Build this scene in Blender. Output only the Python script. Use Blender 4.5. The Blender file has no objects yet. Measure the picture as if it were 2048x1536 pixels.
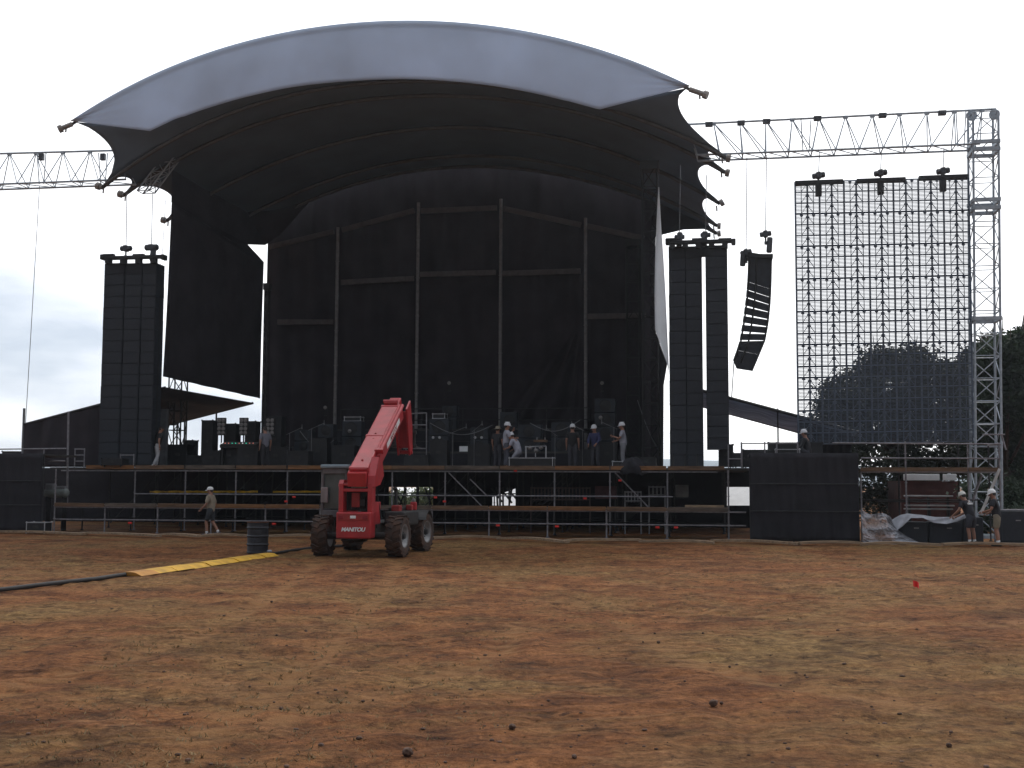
import bpy, bmesh, math, random
from mathutils import Vector, Matrix, Euler, noise
R = math.radians
random.seed(7)
scene = bpy.context.scene
COL = scene.collection

# ------------------------------------------------------------------ camera
F = 2400.0                       # focal length in photo pixels (2048 wide)
EYE = Vector((0, 0, 1.95))
PITCH = math.atan(199 / F)
ROLL = 0.004
fw = Vector((0, math.cos(PITCH), math.sin(PITCH)))
up0 = Vector((0, -math.sin(PITCH), math.cos(PITCH)))
rt0 = Vector((1, 0, 0))
RT = rt0 * math.cos(ROLL) + up0 * math.sin(ROLL)
UP = up0 * math.cos(ROLL) - rt0 * math.sin(ROLL)
cam = bpy.data.cameras.new('camera')
cam.sensor_width = 36.0
cam.lens = F / 2048 * 36
cam.clip_start = 0.1
cam.clip_end = 6000
camo = bpy.data.objects.new('camera', cam)
COL.objects.link(camo)
camo.matrix_world = Matrix(((RT.x, UP.x, -fw.x, EYE.x), (RT.y, UP.y, -fw.y, EYE.y), (RT.z, UP.z, -fw.z, EYE.z), (0, 0, 0, 1)))
scene.camera = camo

# ------------------------------------------------------------------ light
scene.view_settings.view_transform = 'Standard'
scene.view_settings.look = 'None'
scene.view_settings.exposure = 0.0
scene.view_settings.gamma = 1.0
SUN_EL, SUN_AZ = R(46), R(14)     # azimuth measured from +Y towards +X
sun = bpy.data.lights.new('sun', 'SUN')
sun.energy = 2.0
sun.angle = R(10)
sun.color = (1.0, 0.95, 0.88)
suno = bpy.data.objects.new('sun', sun)
COL.objects.link(suno)
sd = Vector((math.sin(SUN_AZ) * math.cos(SUN_EL), math.cos(SUN_AZ) * math.cos(SUN_EL), math.sin(SUN_EL)))
suno.rotation_euler = sd.to_track_quat('Z', 'Y').to_euler()
suno.location = sd * 60

w = bpy.data.worlds.new('World')
scene.world = w
w.use_nodes = True
nt = w.node_tree
nt.nodes.clear()
N = nt.nodes.new
out = N('ShaderNodeOutputWorld')
sky = N('ShaderNodeTexSky')
sky.sky_type = 'NISHITA'
sky.sun_disc = False
sky.sun_elevation = SUN_EL
sky.sun_rotation = SUN_AZ
bg1 = N('ShaderNodeBackground')
bg1.inputs['Strength'].default_value = 0.1
nt.links.new(sky.outputs[0], bg1.inputs['Color'])
geo = N('ShaderNodeTexCoord')
mp = N('ShaderNodeMapping')
mp.inputs['Scale'].default_value = (2.2, 2.2, 6.5)
mp.inputs['Location'].default_value = (0.35, 0.1, 0.0)
nt.links.new(geo.outputs['Generated'], mp.inputs['Vector'])
no = N('ShaderNodeTexNoise')
no.inputs['Scale'].default_value = 1.6
no.inputs['Detail'].default_value = 5
no.inputs['Roughness'].default_value = 0.5
nt.links.new(mp.outputs[0], no.inputs['Vector'])
# thin cloud away from the sun shows grey, the veil around the sun burns out
dp = N('ShaderNodeVectorMath')
dp.operation = 'DOT_PRODUCT'
nt.links.new(geo.outputs['Generated'], dp.inputs[0])
dp.inputs[1].default_value = sd
mr = N('ShaderNodeMapRange')
mr.inputs['From Min'].default_value = 0.66
mr.inputs['From Max'].default_value = 0.84
mr.inputs['To Min'].default_value = 0.0
mr.inputs['To Max'].default_value = 0.55
nt.links.new(dp.outputs['Value'], mr.inputs['Value'])
ad = N('ShaderNodeMath')
ad.operation = 'ADD'
nt.links.new(no.outputs[0], ad.inputs[0])
nt.links.new(mr.outputs[0], ad.inputs[1])
cr = N('ShaderNodeValToRGB')
cr.color_ramp.elements[0].position = 0.43
cr.color_ramp.elements[0].color = (0.53, 0.59, 0.68, 1)
cr.color_ramp.elements[1].position = 0.70
cr.color_ramp.elements[1].color = (1.12, 1.13, 1.15, 1)
nt.links.new(ad.outputs[0], cr.inputs[0])
bg2 = N('ShaderNodeBackground')
mr2 = N('ShaderNodeMapRange')           # the veil is thick away from the sun and glares towards it
mr2.inputs['From Min'].default_value = -0.45
mr2.inputs['From Max'].default_value = 0.92
mr2.inputs['To Min'].default_value = 0.33
mr2.inputs['To Max'].default_value = 1.60
nt.links.new(dp.outputs['Value'], mr2.inputs['Value'])
nt.links.new(mr2.outputs[0], bg2.inputs['Strength'])
nt.links.new(cr.outputs[0], bg2.inputs['Color'])
mx = N('ShaderNodeMixShader')
mx.inputs[0].default_value = 0.9
nt.links.new(bg1.outputs[0], mx.inputs[1])
nt.links.new(bg2.outputs[0], mx.inputs[2])
nt.links.new(mx.outputs[0], out.inputs['Surface'])

# ------------------------------------------------------------------ frames
YAW = R(9.5)                      # the stage front recedes to the left
UA = Vector((math.cos(YAW), -math.sin(YAW), 0))
VA = Vector((math.sin(YAW), math.cos(YAW), 0))
ORG = Vector((-0.85, 44.0, 0))

def P(u, v, z):
    return ORG + UA * u + VA * v + Vector((0, 0, z))

def ray(px, py):
    return fw * F + RT * (px - 1024) - UP * (py - 768)

def S(px, py, v):
    """where the sight line through a photo pixel meets the stage plane at depth v"""
    d = ray(px, py)
    t = (ORG + VA * v - EYE).dot(VA) / d.dot(VA)
    return EYE + d * t

def G(px, py, z=0.0):
    d = ray(px, py)
    t = (z - EYE.z) / d.z
    return EYE + d * t

def uvz(p):
    q = p - ORG
    return q.dot(UA), q.dot(VA), p.z

def SZ(px, z, v):
    """point of the plane v at height z that stands in photo column px"""
    a, b = -900.0, 2600.0
    for _ in range(40):
        m = (a + b) / 2
        if S(px, m, v).z > z:
            a = m
        else:
            b = m
    return S(px, m, v)

def U(px, z, v):
    return uvz(SZ(px, z, v))[0]

# ------------------------------------------------------------------ materials
MATS = {}

def mat(name, col, rough=0.7, metal=0.0, var=0.25, scale=3.0, bump=0.0, bscale=None, translucent=0.0, coat=0.0, stretch=None, col2=None):
    if name in MATS:
        return MATS[name]
    m = bpy.data.materials.new(name)
    m.use_nodes = True
    t = m.node_tree
    b = t.nodes['Principled BSDF']
    b.inputs['Roughness'].default_value = rough
    b.inputs['Metallic'].default_value = metal
    if coat:
        b.inputs['Coat Weight'].default_value = coat
    tc = t.nodes.new('ShaderNodeTexCoord')
    mpn = t.nodes.new('ShaderNodeMapping')
    if stretch:
        mpn.inputs['Scale'].default_value = stretch
    t.links.new(tc.outputs['Object'], mpn.inputs['Vector'])
    n = t.nodes.new('ShaderNodeTexNoise')
    n.inputs['Scale'].default_value = scale
    n.inputs['Detail'].default_value = 6
    t.links.new(mpn.outputs[0], n.inputs['Vector'])
    r = t.nodes.new('ShaderNodeValToRGB')
    c = col
    d = col2 or tuple(x * (1 - var) for x in col)
    e = col if col2 else tuple(min(1, x * (1 + var)) for x in col)
    r.color_ramp.elements[0].position = 0.32
    r.color_ramp.elements[1].position = 0.68
    r.color_ramp.elements[0].color = (*d, 1)
    r.color_ramp.elements[1].color = (*e, 1)
    t.links.new(n.outputs[0], r.inputs[0])
    t.links.new(r.outputs[0], b.inputs['Base Color'])
    if bump:
        n2 = t.nodes.new('ShaderNodeTexNoise')
        n2.inputs['Scale'].default_value = bscale or scale * 4
        n2.inputs['Detail'].default_value = 4
        t.links.new(mpn.outputs[0], n2.inputs['Vector'])
        bp = t.nodes.new('ShaderNodeBump')
        bp.inputs['Strength'].default_value = bump
        bp.inputs['Distance'].default_value = 0.05
        t.links.new(n2.outputs[0], bp.inputs['Height'])
        t.links.new(bp.outputs[0], b.inputs['Normal'])
    if translucent:
        tr = t.nodes.new('ShaderNodeBsdfTranslucent')
        t.links.new(r.outputs[0], tr.inputs['Color'])
        ms = t.nodes.new('ShaderNodeMixShader')
        ms.inputs[0].default_value = translucent
        t.links.new(b.outputs[0], ms.inputs[1])
        t.links.new(tr.outputs[0], ms.inputs[2])
        t.links.new(ms.outputs[0], t.nodes['Material Output'].inputs['Surface'])
    MATS[name] = m
    return m

M_visor = mat('visor_fabric', (0.56, 0.63, 0.74), 0.8, var=0.09, scale=0.35, translucent=0.40, bump=0.15, bscale=1.2)
M_roof = mat('roof_fabric', (0.085, 0.115, 0.155), 0.85, var=0.12, scale=0.5, translucent=0.035, bump=0.1, bscale=1.0)
M_roof_glare = mat('roof_fabric_glare', (0.105, 0.14, 0.18), 0.85, var=0.12, scale=0.5, translucent=0.09, bump=0.1, bscale=1.0)  # paler, more translucent copy of the roof fabric; glare put into the material
M_drape = mat('black_drape', (0.028, 0.022, 0.028), 0.95, var=0.3, scale=0.8, bump=0.25, bscale=3)
M_scrim = mat('black_scrim', (0.016, 0.015, 0.020), 0.95, var=0.3, scale=1.2, bump=0.2, bscale=9)
M_white_sheet = mat('white_sheet', (0.86, 0.88, 0.90), 0.7, var=0.05, scale=0.8, translucent=0.65)
M_rib = mat('rib_steel', (0.075, 0.068, 0.064), 0.7, 0.2, var=0.2)
M_tip = mat('tip_steel', (0.25, 0.225, 0.205), 0.6, 0.2, var=0.2)
M_alu = mat('aluminium', (0.26, 0.25, 0.25), 0.5, 0.35, var=0.18, scale=6)
M_frame = mat('frame_aluminium', (0.105, 0.09, 0.088), 0.6, 0.3, var=0.2, scale=4)
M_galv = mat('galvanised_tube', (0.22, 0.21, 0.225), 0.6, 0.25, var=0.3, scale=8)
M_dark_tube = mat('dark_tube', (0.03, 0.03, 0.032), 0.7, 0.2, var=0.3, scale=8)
M_truss = mat('truss_steel', (0.34, 0.39, 0.44), 0.55, 0.2, var=0.2, scale=6)
M_wood = mat('scaffold_board', (0.13, 0.075, 0.042), 0.85, var=0.4, scale=2.0, stretch=(1, 6, 6))
M_wood_b = mat('orange_scaffold_board', (0.185, 0.085, 0.032), 0.85, var=0.4, scale=2.0, stretch=(1, 6, 6))
M_wood_c = mat('grey_scaffold_board', (0.105, 0.08, 0.062), 0.85, var=0.4, scale=2.0, stretch=(1, 6, 6))
WOODS = [M_wood, M_wood_b, M_wood_c, M_wood_b, M_wood]
M_board = mat('ground_board', (0.27, 0.185, 0.115), 0.85, var=0.35, scale=2.5, stretch=(1, 6, 6))
M_deck = mat('deck_ply', (0.05, 0.045, 0.042), 0.8, var=0.3, scale=3)
M_black = mat('black_paint', (0.009, 0.009, 0.010), 0.6, var=0.3, scale=6)
M_case = mat('case_laminate', (0.010, 0.010, 0.012), 0.6, var=0.4, scale=5)
M_edge = mat('case_aluminium', (0.42, 0.42, 0.44), 0.45, 0.4, var=0.15, scale=9)
M_cab = mat('speaker_paint', (0.018, 0.022, 0.030), 0.7, var=0.25, scale=4)
M_grille = mat('speaker_grille', (0.017, 0.021, 0.029), 0.75, var=0.2, scale=14)
M_hoist = mat('hoist_paint', (0.05, 0.055, 0.065), 0.5, var=0.3, scale=8)
M_chain = mat('chain_steel', (0.18, 0.18, 0.19), 0.5, 0.6, var=0.2)
M_led = mat('led_strip', (0.07, 0.09, 0.12), 0.6, var=0.2, scale=8)
M_screen_frame = mat('screen_frame', (0.14, 0.18, 0.25), 0.6, 0.2, var=0.25, scale=6)
M_red = mat('red_paint', (0.40, 0.022, 0.028), 0.42, var=0.18, scale=3, coat=0.25, bump=0.02)
M_darkred = mat('worn_red_paint', (0.30, 0.022, 0.02), 0.55, var=0.3, scale=5)
M_white = mat('white_paint', (0.78, 0.78, 0.78), 0.5, var=0.06)
M_tyre = mat('muddy_rubber', (0.024, 0.018, 0.016), 0.95, var=0.45, scale=5, col2=(0.085, 0.042, 0.026), bump=0.3, bscale=14)
M_rim = mat('rim_paint', (0.27, 0.265, 0.265), 0.5, 0.2, var=0.3, scale=5)
M_cabpaint = mat('cab_grey_paint', (0.12, 0.11, 0.115), 0.6, var=0.25, scale=4)
M_cabroof = mat('cab_roof_paint', (0.20, 0.26, 0.30), 0.5, var=0.12, scale=4)
M_glass = mat('dusty_glass', (0.075, 0.085, 0.08), 0.25, var=0.3, scale=2)
M_grease = mat('greasy_black', (0.022, 0.02, 0.02), 0.6, var=0.4, scale=6)
M_drum = mat('drum_paint', (0.020, 0.021, 0.028), 0.6, var=0.4, scale=5, bump=0.1)
M_yellow = mat('yellow_rubber', (0.50, 0.27, 0.012), 0.75, var=0.3, scale=3)
M_rubber = mat('black_rubber', (0.025, 0.022, 0.022), 0.85, var=0.3)
M_clip = mat('red_tape', (0.75, 0.03, 0.02), 0.6, var=0.1)
M_skin = mat('skin', (0.30, 0.15, 0.10), 0.6, var=0.12, scale=9)
M_plastic = mat('plastic_sheeting', (0.40, 0.41, 0.45), 0.3, var=0.25, scale=4, bump=0.3, bscale=7)
M_plastic.node_tree.nodes['Principled BSDF'].inputs['Alpha'].default_value = 0.5
M_plastic_w = mat('white_plastic', (0.50, 0.51, 0.56), 0.35, var=0.2, scale=4, translucent=0.3)
M_lamp = mat('lamp_glass', (0.20, 0.19, 0.185), 0.3, 0.3, var=0.2, scale=20)
M_bark = mat('bark', (0.06, 0.042, 0.03), 0.95, var=0.4, scale=6, bump=0.6)
M_redwall = mat('oxide_red_wall', (0.10, 0.035, 0.03), 0.9, var=0.25, scale=2)
M_greenmetal = mat('grey_green_paint', (0.17, 0.19, 0.18), 0.6, var=0.25, scale=3)

def cloth(name, c, var=0.15):
    return mat('cloth_' + name, c, 0.95, var=var, scale=7, bump=0.15, bscale=14)

# ------------------------------------------------------------------ mesh helpers
class MB:
    def __init__(s):
        s.v, s.f = [], []

    def add(s, vs, fs):
        o = len(s.v)
        s.v += [Vector(p) for p in vs]
        s.f += [tuple(i + o for i in f) for f in fs]
        return s

    def box(s, c, size, m=None, taper=(1, 1)):
        """axis box centred at c; m is an optional 3x3 rotation"""
        hx, hy, hz = size[0] / 2, size[1] / 2, size[2] / 2
        c = Vector(c)
        vs = []
        for z in (-1, 1):
            tx, ty = (1, 1) if z < 0 else taper
            for x, y in ((-1, -1), (1, -1), (1, 1), (-1, 1)):
                p = Vector((x * hx * tx, y * hy * ty, z * hz))
                vs.append(c + (m @ p if m else p))
        return s.add(vs, [(3, 2, 1, 0), (4, 5, 6, 7), (0, 1, 5, 4), (1, 2, 6, 5), (2, 3, 7, 6), (3, 0, 4, 7)])

    def bbox(s, c, size, m=None, b=0.02):
        """box with chamfered vertical and horizontal edges"""
        bm = bmesh.new()
        bmesh.ops.create_cube(bm, size=1)
        for q in bm.verts:
            q.co = Vector((q.co.x * size[0], q.co.y * size[1], q.co.z * size[2]))
        bmesh.ops.bevel(bm, geom=bm.edges[:], offset=min(b, min(size) * 0.3), segments=2, affect='EDGES', profile=0.5)
        return s.bm(bm, c, m)

    def bm(s, bm, c=(0, 0, 0), m=None):
        c = Vector(c)
        bm.verts.ensure_lookup_table()
        bm.verts.index_update()
        s.add([c + (m @ q.co if m else q.co) for q in bm.verts], [tuple(q.index for q in f.verts) for f in bm.faces])
        bm.free()
        return s

    def tube(s, a, b, r, r2=None, n=8, cap=True):
        a, b = Vector(a), Vector(b)
        r2 = r if r2 is None else r2
        d = b - a
        if d.length < 1e-6:
            return s
        d.normalize()
        x = d.orthogonal().normalized()
        y = d.cross(x)
        vs = []
        for q, rr in ((a, r), (b, r2)):
            for i in range(n):
                t = 2 * math.pi * i / n
                vs.append(q + x * (rr * math.cos(t)) + y * (rr * math.sin(t)))
        fs = [(i, (i + 1) % n, n + (i + 1) % n, n + i) for i in range(n)]
        if cap:
            fs += [tuple(range(n - 1, -1, -1)), tuple(range(n, 2 * n))]
        return s.add(vs, fs)

    def path(s, pts, r, n=8, radii=None):
        pts = [Vector(p) for p in pts]
        vs, fs = [], []
        ref = Vector((0.123, 0.345, 0.93))
        for i, p in enumerate(pts):
            d = (pts[min(i + 1, len(pts) - 1)] - pts[max(i - 1, 0)]).normalized()
            x = (ref - d * ref.dot(d)).normalized()
            y = d.cross(x)
            rr = radii[i] if radii else r
            for k in range(n):
                t = 2 * math.pi * k / n
                vs.append(p + x * (rr * math.cos(t)) + y * (rr * math.sin(t)))
        for i in range(len(pts) - 1):
            for k in range(n):
                fs.append((i * n + k, i * n + (k + 1) % n, (i + 1) * n + (k + 1) % n, (i + 1) * n + k))
        fs += [tuple(range(n - 1, -1, -1)), tuple(range((len(pts) - 1) * n, len(pts) * n))]
        return s.add(vs, fs)

    def grid(s, fn, nu, nv):
        vs = [fn(i / nu, j / nv) for j in range(nv + 1) for i in range(nu + 1)]
        fs = [(j * (nu + 1) + i, j * (nu + 1) + i + 1, (j + 1) * (nu + 1) + i + 1, (j + 1) * (nu + 1) + i) for j in range(nv) for i in range(nu)]
        return s.add(vs, fs)

    def lathe(s, prof, c=(0, 0, 0), n=24, m=None):
        """profile of (radius, height) spun about z"""
        c = Vector(c)
        vs, fs = [], []
        for r, z in prof:
            for k in range(n):
                t = 2 * math.pi * k / n
                p = Vector((r * math.cos(t), r * math.sin(t), z))
                vs.append(c + (m @ p if m else p))
        for i in range(len(prof) - 1):
            for k in range(n):
                fs.append((i * n + k, i * n + (k + 1) % n, (i + 1) * n + (k + 1) % n, (i + 1) * n + k))
        return s.add(vs, fs)

    def ell(s, c, r, n=10, k=6, m=None):
        c = Vector(c)
        prof = [(math.sin(math.pi * i / k), -math.cos(math.pi * i / k)) for i in range(k + 1)]
        vs, fs = [], []
        for a, z in prof:
            for i in range(n):
                t = 2 * math.pi * i / n
                p = Vector((r[0] * a * math.cos(t), r[1] * a * math.sin(t), r[2] * z))
                vs.append(c + (m @ p if m else p))
        for i in range(k):
            for j in range(n):
                fs.append((i * n + j, i * n + (j + 1) % n, (i + 1) * n + (j + 1) % n, (i + 1) * n + j))
        return s.add(vs, fs)

    def prism(s, poly, off):
        """polygon (list of points) pushed along the vector off"""
        n = len(poly)
        off = Vector(off)
        vs = [Vector(p) for p in poly] + [Vector(p) + off for p in poly]
        fs = [tuple(range(n - 1, -1, -1)), tuple(range(n, 2 * n))] + [(i, (i + 1) % n, n + (i + 1) % n, n + i) for i in range(n)]
        return s.add(vs, fs)

    def build(s, name, m, parent=None, base=None, local=False, smooth=False, solid=0.0):
        """link as ONE mesh object; under a thing the points become local to it"""
        me = bpy.data.meshes.new(name)
        vs = s.v
        loc = Vector((0, 0, 0))
        if parent is not None and not local:
            inv = ROOTM[parent.name]
            vs = [inv @ p for p in vs]
        elif parent is None:
            if base is None:
                xs = [p.x for p in vs]; ys = [p.y for p in vs]; zs = [p.z for p in vs]
                base = Vector(((min(xs) + max(xs)) / 2, (min(ys) + max(ys)) / 2, min(zs)))
            loc = Vector(base)
            vs = [p - loc for p in vs]
        me.from_pydata([tuple(p) for p in vs], [], s.f)
        bm = bmesh.new()
        bm.from_mesh(me)
        bmesh.ops.recalc_face_normals(bm, faces=bm.faces[:])
        bm.to_mesh(me)
        bm.free()
        if smooth:
            for p in me.polygons:
                p.use_smooth = True
        me.materials.append(m)
        o = bpy.data.objects.new(name, me)
        COL.objects.link(o)
        o.location = loc
        if parent is not None:
            o.parent = parent
            ROOTM[o.name] = ROOTM[parent.name]
        else:
            ROOTM[o.name] = Matrix.Translation(-loc)
        if solid:
            md = o.modifiers.new('thickness', 'SOLIDIFY')
            md.thickness = solid
            md.offset = 0
        return o

ROOTM = {}

def tag(o, label=None, cat=None, group=None, kind=None):
    if label: o['label'] = label
    if cat: o['category'] = cat
    if group: o['group'] = group
    if kind: o['kind'] = kind
    return o

def thing(name, label, cat, loc=(0, 0, 0), rz=0.0, group=None):
    o = bpy.data.objects.new(name, None)
    o.empty_display_size = 0.3
    COL.objects.link(o)
    o.location = loc
    o.rotation_euler = (0, 0, rz)
    tag(o, label, cat, group)
    ROOTM[o.name] = (Matrix.Translation(Vector(loc)) @ Matrix.Rotation(rz, 4, 'Z')).inverted()
    return o

def kids(o):
    return [c for c in bpy.data.objects if c.parent == o]

def copy_tree(o, parent=None):
    c = o.copy()
    COL.objects.link(c)
    if parent is not None:
        c.parent = parent
    for ch in o.children:
        copy_tree(ch, c)
    return c

def text_mb(txt, size, m4, depth=0.01, bold=0.0, shear=0.0, spacing=1.0):
    """lettering as real mesh, laid in the plane given by the 4x4 matrix"""
    cu = bpy.data.curves.new('lettering', 'FONT')
    cu.body = txt
    cu.size = size
    cu.extrude = depth
    cu.offset = bold
    cu.shear = shear
    cu.space_character = spacing
    cu.align_x = 'CENTER'
    cu.align_y = 'CENTER'
    ob = bpy.data.objects.new('lettering', cu)
    COL.objects.link(ob)
    dg = bpy.context.evaluated_depsgraph_get()
    dg.update()
    me = bpy.data.meshes.new_from_object(ob.evaluated_get(dg))
    mb = MB()
    mb.add([m4 @ v.co for v in me.vertices], [tuple(p.vertices) for p in me.polygons])
    bpy.data.objects.remove(ob)
    bpy.data.curves.remove(cu)
    bpy.data.meshes.remove(me)
    return mb

RZ = -YAW                                       # yaw of things that stand square to the stage
M3 = Matrix.Rotation(RZ, 3, 'Z')

# ================================================================== GROUND
import numpy as np

def ground_material():
    m = bpy.data.materials.new('dry_earth')
    m.use_nodes = True
    t = m.node_tree
    b = t.nodes['Principled BSDF']
    b.inputs['Roughness'].default_value = 0.95
    b.inputs['Specular IOR Level'].default_value = 0.15
    tc = t.nodes.new('ShaderNodeTexCoord')

    def noi(scale, detail, stretch=(1, 1, 1), loc=(0, 0, 0), rough=0.6, dist=0.0):
        mpn = t.nodes.new('ShaderNodeMapping')
        mpn.inputs['Scale'].default_value = stretch
        mpn.inputs['Location'].default_value = loc
        t.links.new(tc.outputs['Object'], mpn.inputs['Vector'])
        n = t.nodes.new('ShaderNodeTexNoise')
        n.inputs['Scale'].default_value = scale
        n.inputs['Detail'].default_value = detail
        n.inputs['Roughness'].default_value = rough
        n.inputs['Distortion'].default_value = dist
        t.links.new(mpn.outputs[0], n.inputs['Vector'])
        return n

    def ramp(n, a, c, ca=(0, 0, 0, 1), cb=(1, 1, 1, 1)):
        r = t.nodes.new('ShaderNodeValToRGB')
        r.color_ramp.elements[0].position = a
        r.color_ramp.elements[1].position = c
        r.color_ramp.elements[0].color = ca
        r.color_ramp.elements[1].color = cb
        t.links.new(n.outputs[0], r.inputs[0])
        return r

    def mix(fac, a, c, blend='MIX', f=None):
        x = t.nodes.new('ShaderNodeMix')
        x.data_type = 'RGBA'
        x.blend_type = blend
        if f is not None:
            x.inputs['Factor'].default_value = f
        else:
            t.links.new(fac.outputs[0], x.inputs['Factor'])
        for sock, val in ((6, a), (7, c)):
            if isinstance(val, tuple):
                x.inputs[sock].default_value = val
            else:
                t.links.new(val, x.inputs[sock])
        return x

    red = ramp(noi(1.1, 9, rough=0.66), 0.37, 0.63, (0.120, 0.048, 0.022, 1), (0.290, 0.132, 0.060, 1))
    # straw and dead grass left in patches
    straw = ramp(noi(4, 8), 0.36, 0.64, (0.145, 0.088, 0.040, 1), (0.31, 0.205, 0.100, 1))
    patch = ramp(noi(0.2, 9, loc=(3.1, 1.7, 0), rough=0.68, dist=0.6), 0.45, 0.63)
    c1 = mix(patch, red.outputs[0], straw.outputs[0])
    # pale worn scrapes
    pale = ramp(noi(0.45, 9, loc=(9, 4, 0), rough=0.72), 0.56, 0.74, (0, 0, 0, 1), (0.8, 0.8, 0.8, 1))
    c2 = mix(pale, c1.outputs[2], (0.38, 0.225, 0.130, 1))
    # patches of darker earth
    dark = ramp(noi(0.55, 10, loc=(1.3, 8.2, 0), rough=0.72, dist=0.5), 0.52, 0.68, (0, 0, 0, 1), (0.85, 0.85, 0.85, 1))
    c3 = mix(dark, c2.outputs[2], (0.062, 0.029, 0.016, 1))
    # green tufts starting again
    green = ramp(noi(0.6, 10, loc=(5.5, 2.2, 0), rough=0.78), 0.61, 0.76, (0, 0, 0, 1), (0.6, 0.6, 0.6, 1))
    c4 = mix(green, c3.outputs[2], (0.145, 0.110, 0.048, 1))
    # shadows of small lumps painted into the earth colour as dark flecks
    lump_shade = ramp(noi(3.2, 8, loc=(2, 7, 0), rough=0.76), 0.54, 0.62, (1, 1, 1, 1), (0.34, 0.31, 0.3, 1))
    c4 = mix(None, c4.outputs[2], lump_shade.outputs[0], 'MULTIPLY', 0.9)
    grit = ramp(noi(11, 7, rough=0.78), 0.36, 0.64, (0.55, 0.53, 0.52, 1), (1.4, 1.4, 1.38, 1))
    c5 = mix(None, c4.outputs[2], grit.outputs[0], 'MULTIPLY', 1.0)
    at = t.nodes.new('ShaderNodeAttribute')
    at.attribute_name = 'track'
    c6 = t.nodes.new('ShaderNodeMix')
    c6.data_type = 'RGBA'
    t.links.new(at.outputs['Fac'], c6.inputs['Factor'])
    t.links.new(c5.outputs[2], c6.inputs[6])
    c6.inputs[7].default_value = (0.31, 0.175, 0.088, 1)
    c7 = mix(None, c6.outputs[2], (1.34, 1.22, 1.00, 1), 'MULTIPLY', 1.0)
    t.links.new(c7.outputs[2], b.inputs['Base Color'])
    n1, n2 = noi(4.5, 9, rough=0.74), noi(38, 4, rough=0.7)
    sm = t.nodes.new('ShaderNodeMath')
    sm.operation = 'MULTIPLY_ADD'
    sm.inputs[1].default_value = 0.35
    t.links.new(n2.outputs[0], sm.inputs[0])
    t.links.new(n1.outputs[0], sm.inputs[2])
    # harrow marks: short ridges across the left foreground
    wv = t.nodes.new('ShaderNodeTexWave')
    wv.inputs['Scale'].default_value = 1.15
    wv.inputs['Distortion'].default_value = 5.0
    wv.inputs['Detail'].default_value = 3
    wv.inputs['Detail Scale'].default_value = 1.6
    wm = t.nodes.new('ShaderNodeMapping')
    wm.inputs['Rotation'].default_value = (0, 0, R(76))
    t.links.new(tc.outputs['Object'], wm.inputs['Vector'])
    t.links.new(wm.outputs[0], wv.inputs['Vector'])
    msk = ramp(noi(0.28, 4, loc=(4.4, 0.7, 0)), 0.46, 0.6)
    wx = t.nodes.new('ShaderNodeMath')
    wx.operation = 'MULTIPLY'
    t.links.new(wv.outputs['Fac'], wx.inputs[0])
    t.links.new(msk.outputs[0], wx.inputs[1])
    s2 = t.nodes.new('ShaderNodeMath')
    s2.operation = 'MULTIPLY_ADD'
    s2.inputs[1].default_value = 0.35
    t.links.new(wx.outputs[0], s2.inputs[0])
    t.links.new(sm.outputs[0], s2.inputs[2])
    bp = t.nodes.new('ShaderNodeBump')
    bp.inputs['Strength'].default_value = 1.0
    bp.inputs['Distance'].default_value = 0.24
    t.links.new(s2.outputs[0], bp.inputs['Height'])
    t.links.new(bp.outputs[0], b.inputs['Normal'])
    return m

def axis(lo, hi, a, b, step, grow=1.5):
    xs = list(np.arange(a, b + step / 2, step))
    s, x = step, xs[-1]
    while x < hi:
        s *= grow
        x += s
        xs.append(min(x, hi))
    s, x = step, xs[0]
    pre = []
    while x > lo:
        s *= grow
        x -= s
        pre.append(max(x, lo))
    return pre[::-1] + xs

def gz(x, y):
    """gentle lumps, flat where the stage stands"""
    k = max(0.0, min(1.0, (41.0 - y) / 6.0)) * 0.8 + 0.2
    z = 0.030 * noise.noise(Vector((x * 0.35, y * 0.35, 0)))
    z += 0.022 * noise.noise(Vector((x * 1.3, y * 1.6, 3)))
    z += 0.042 * noise.noise(Vector((x * 2.3, y * 2.6, 7))) + 0.016 * noise.noise(Vector((x * 4.5, y * 4.5, 11)))
    return (z - 0.012) * k

gm = MB()
xs = axis(-3000, 3000, -22, 20, 0.12)
ys = axis(-60, 4000, 7.0, 43, 0.12)
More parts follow.
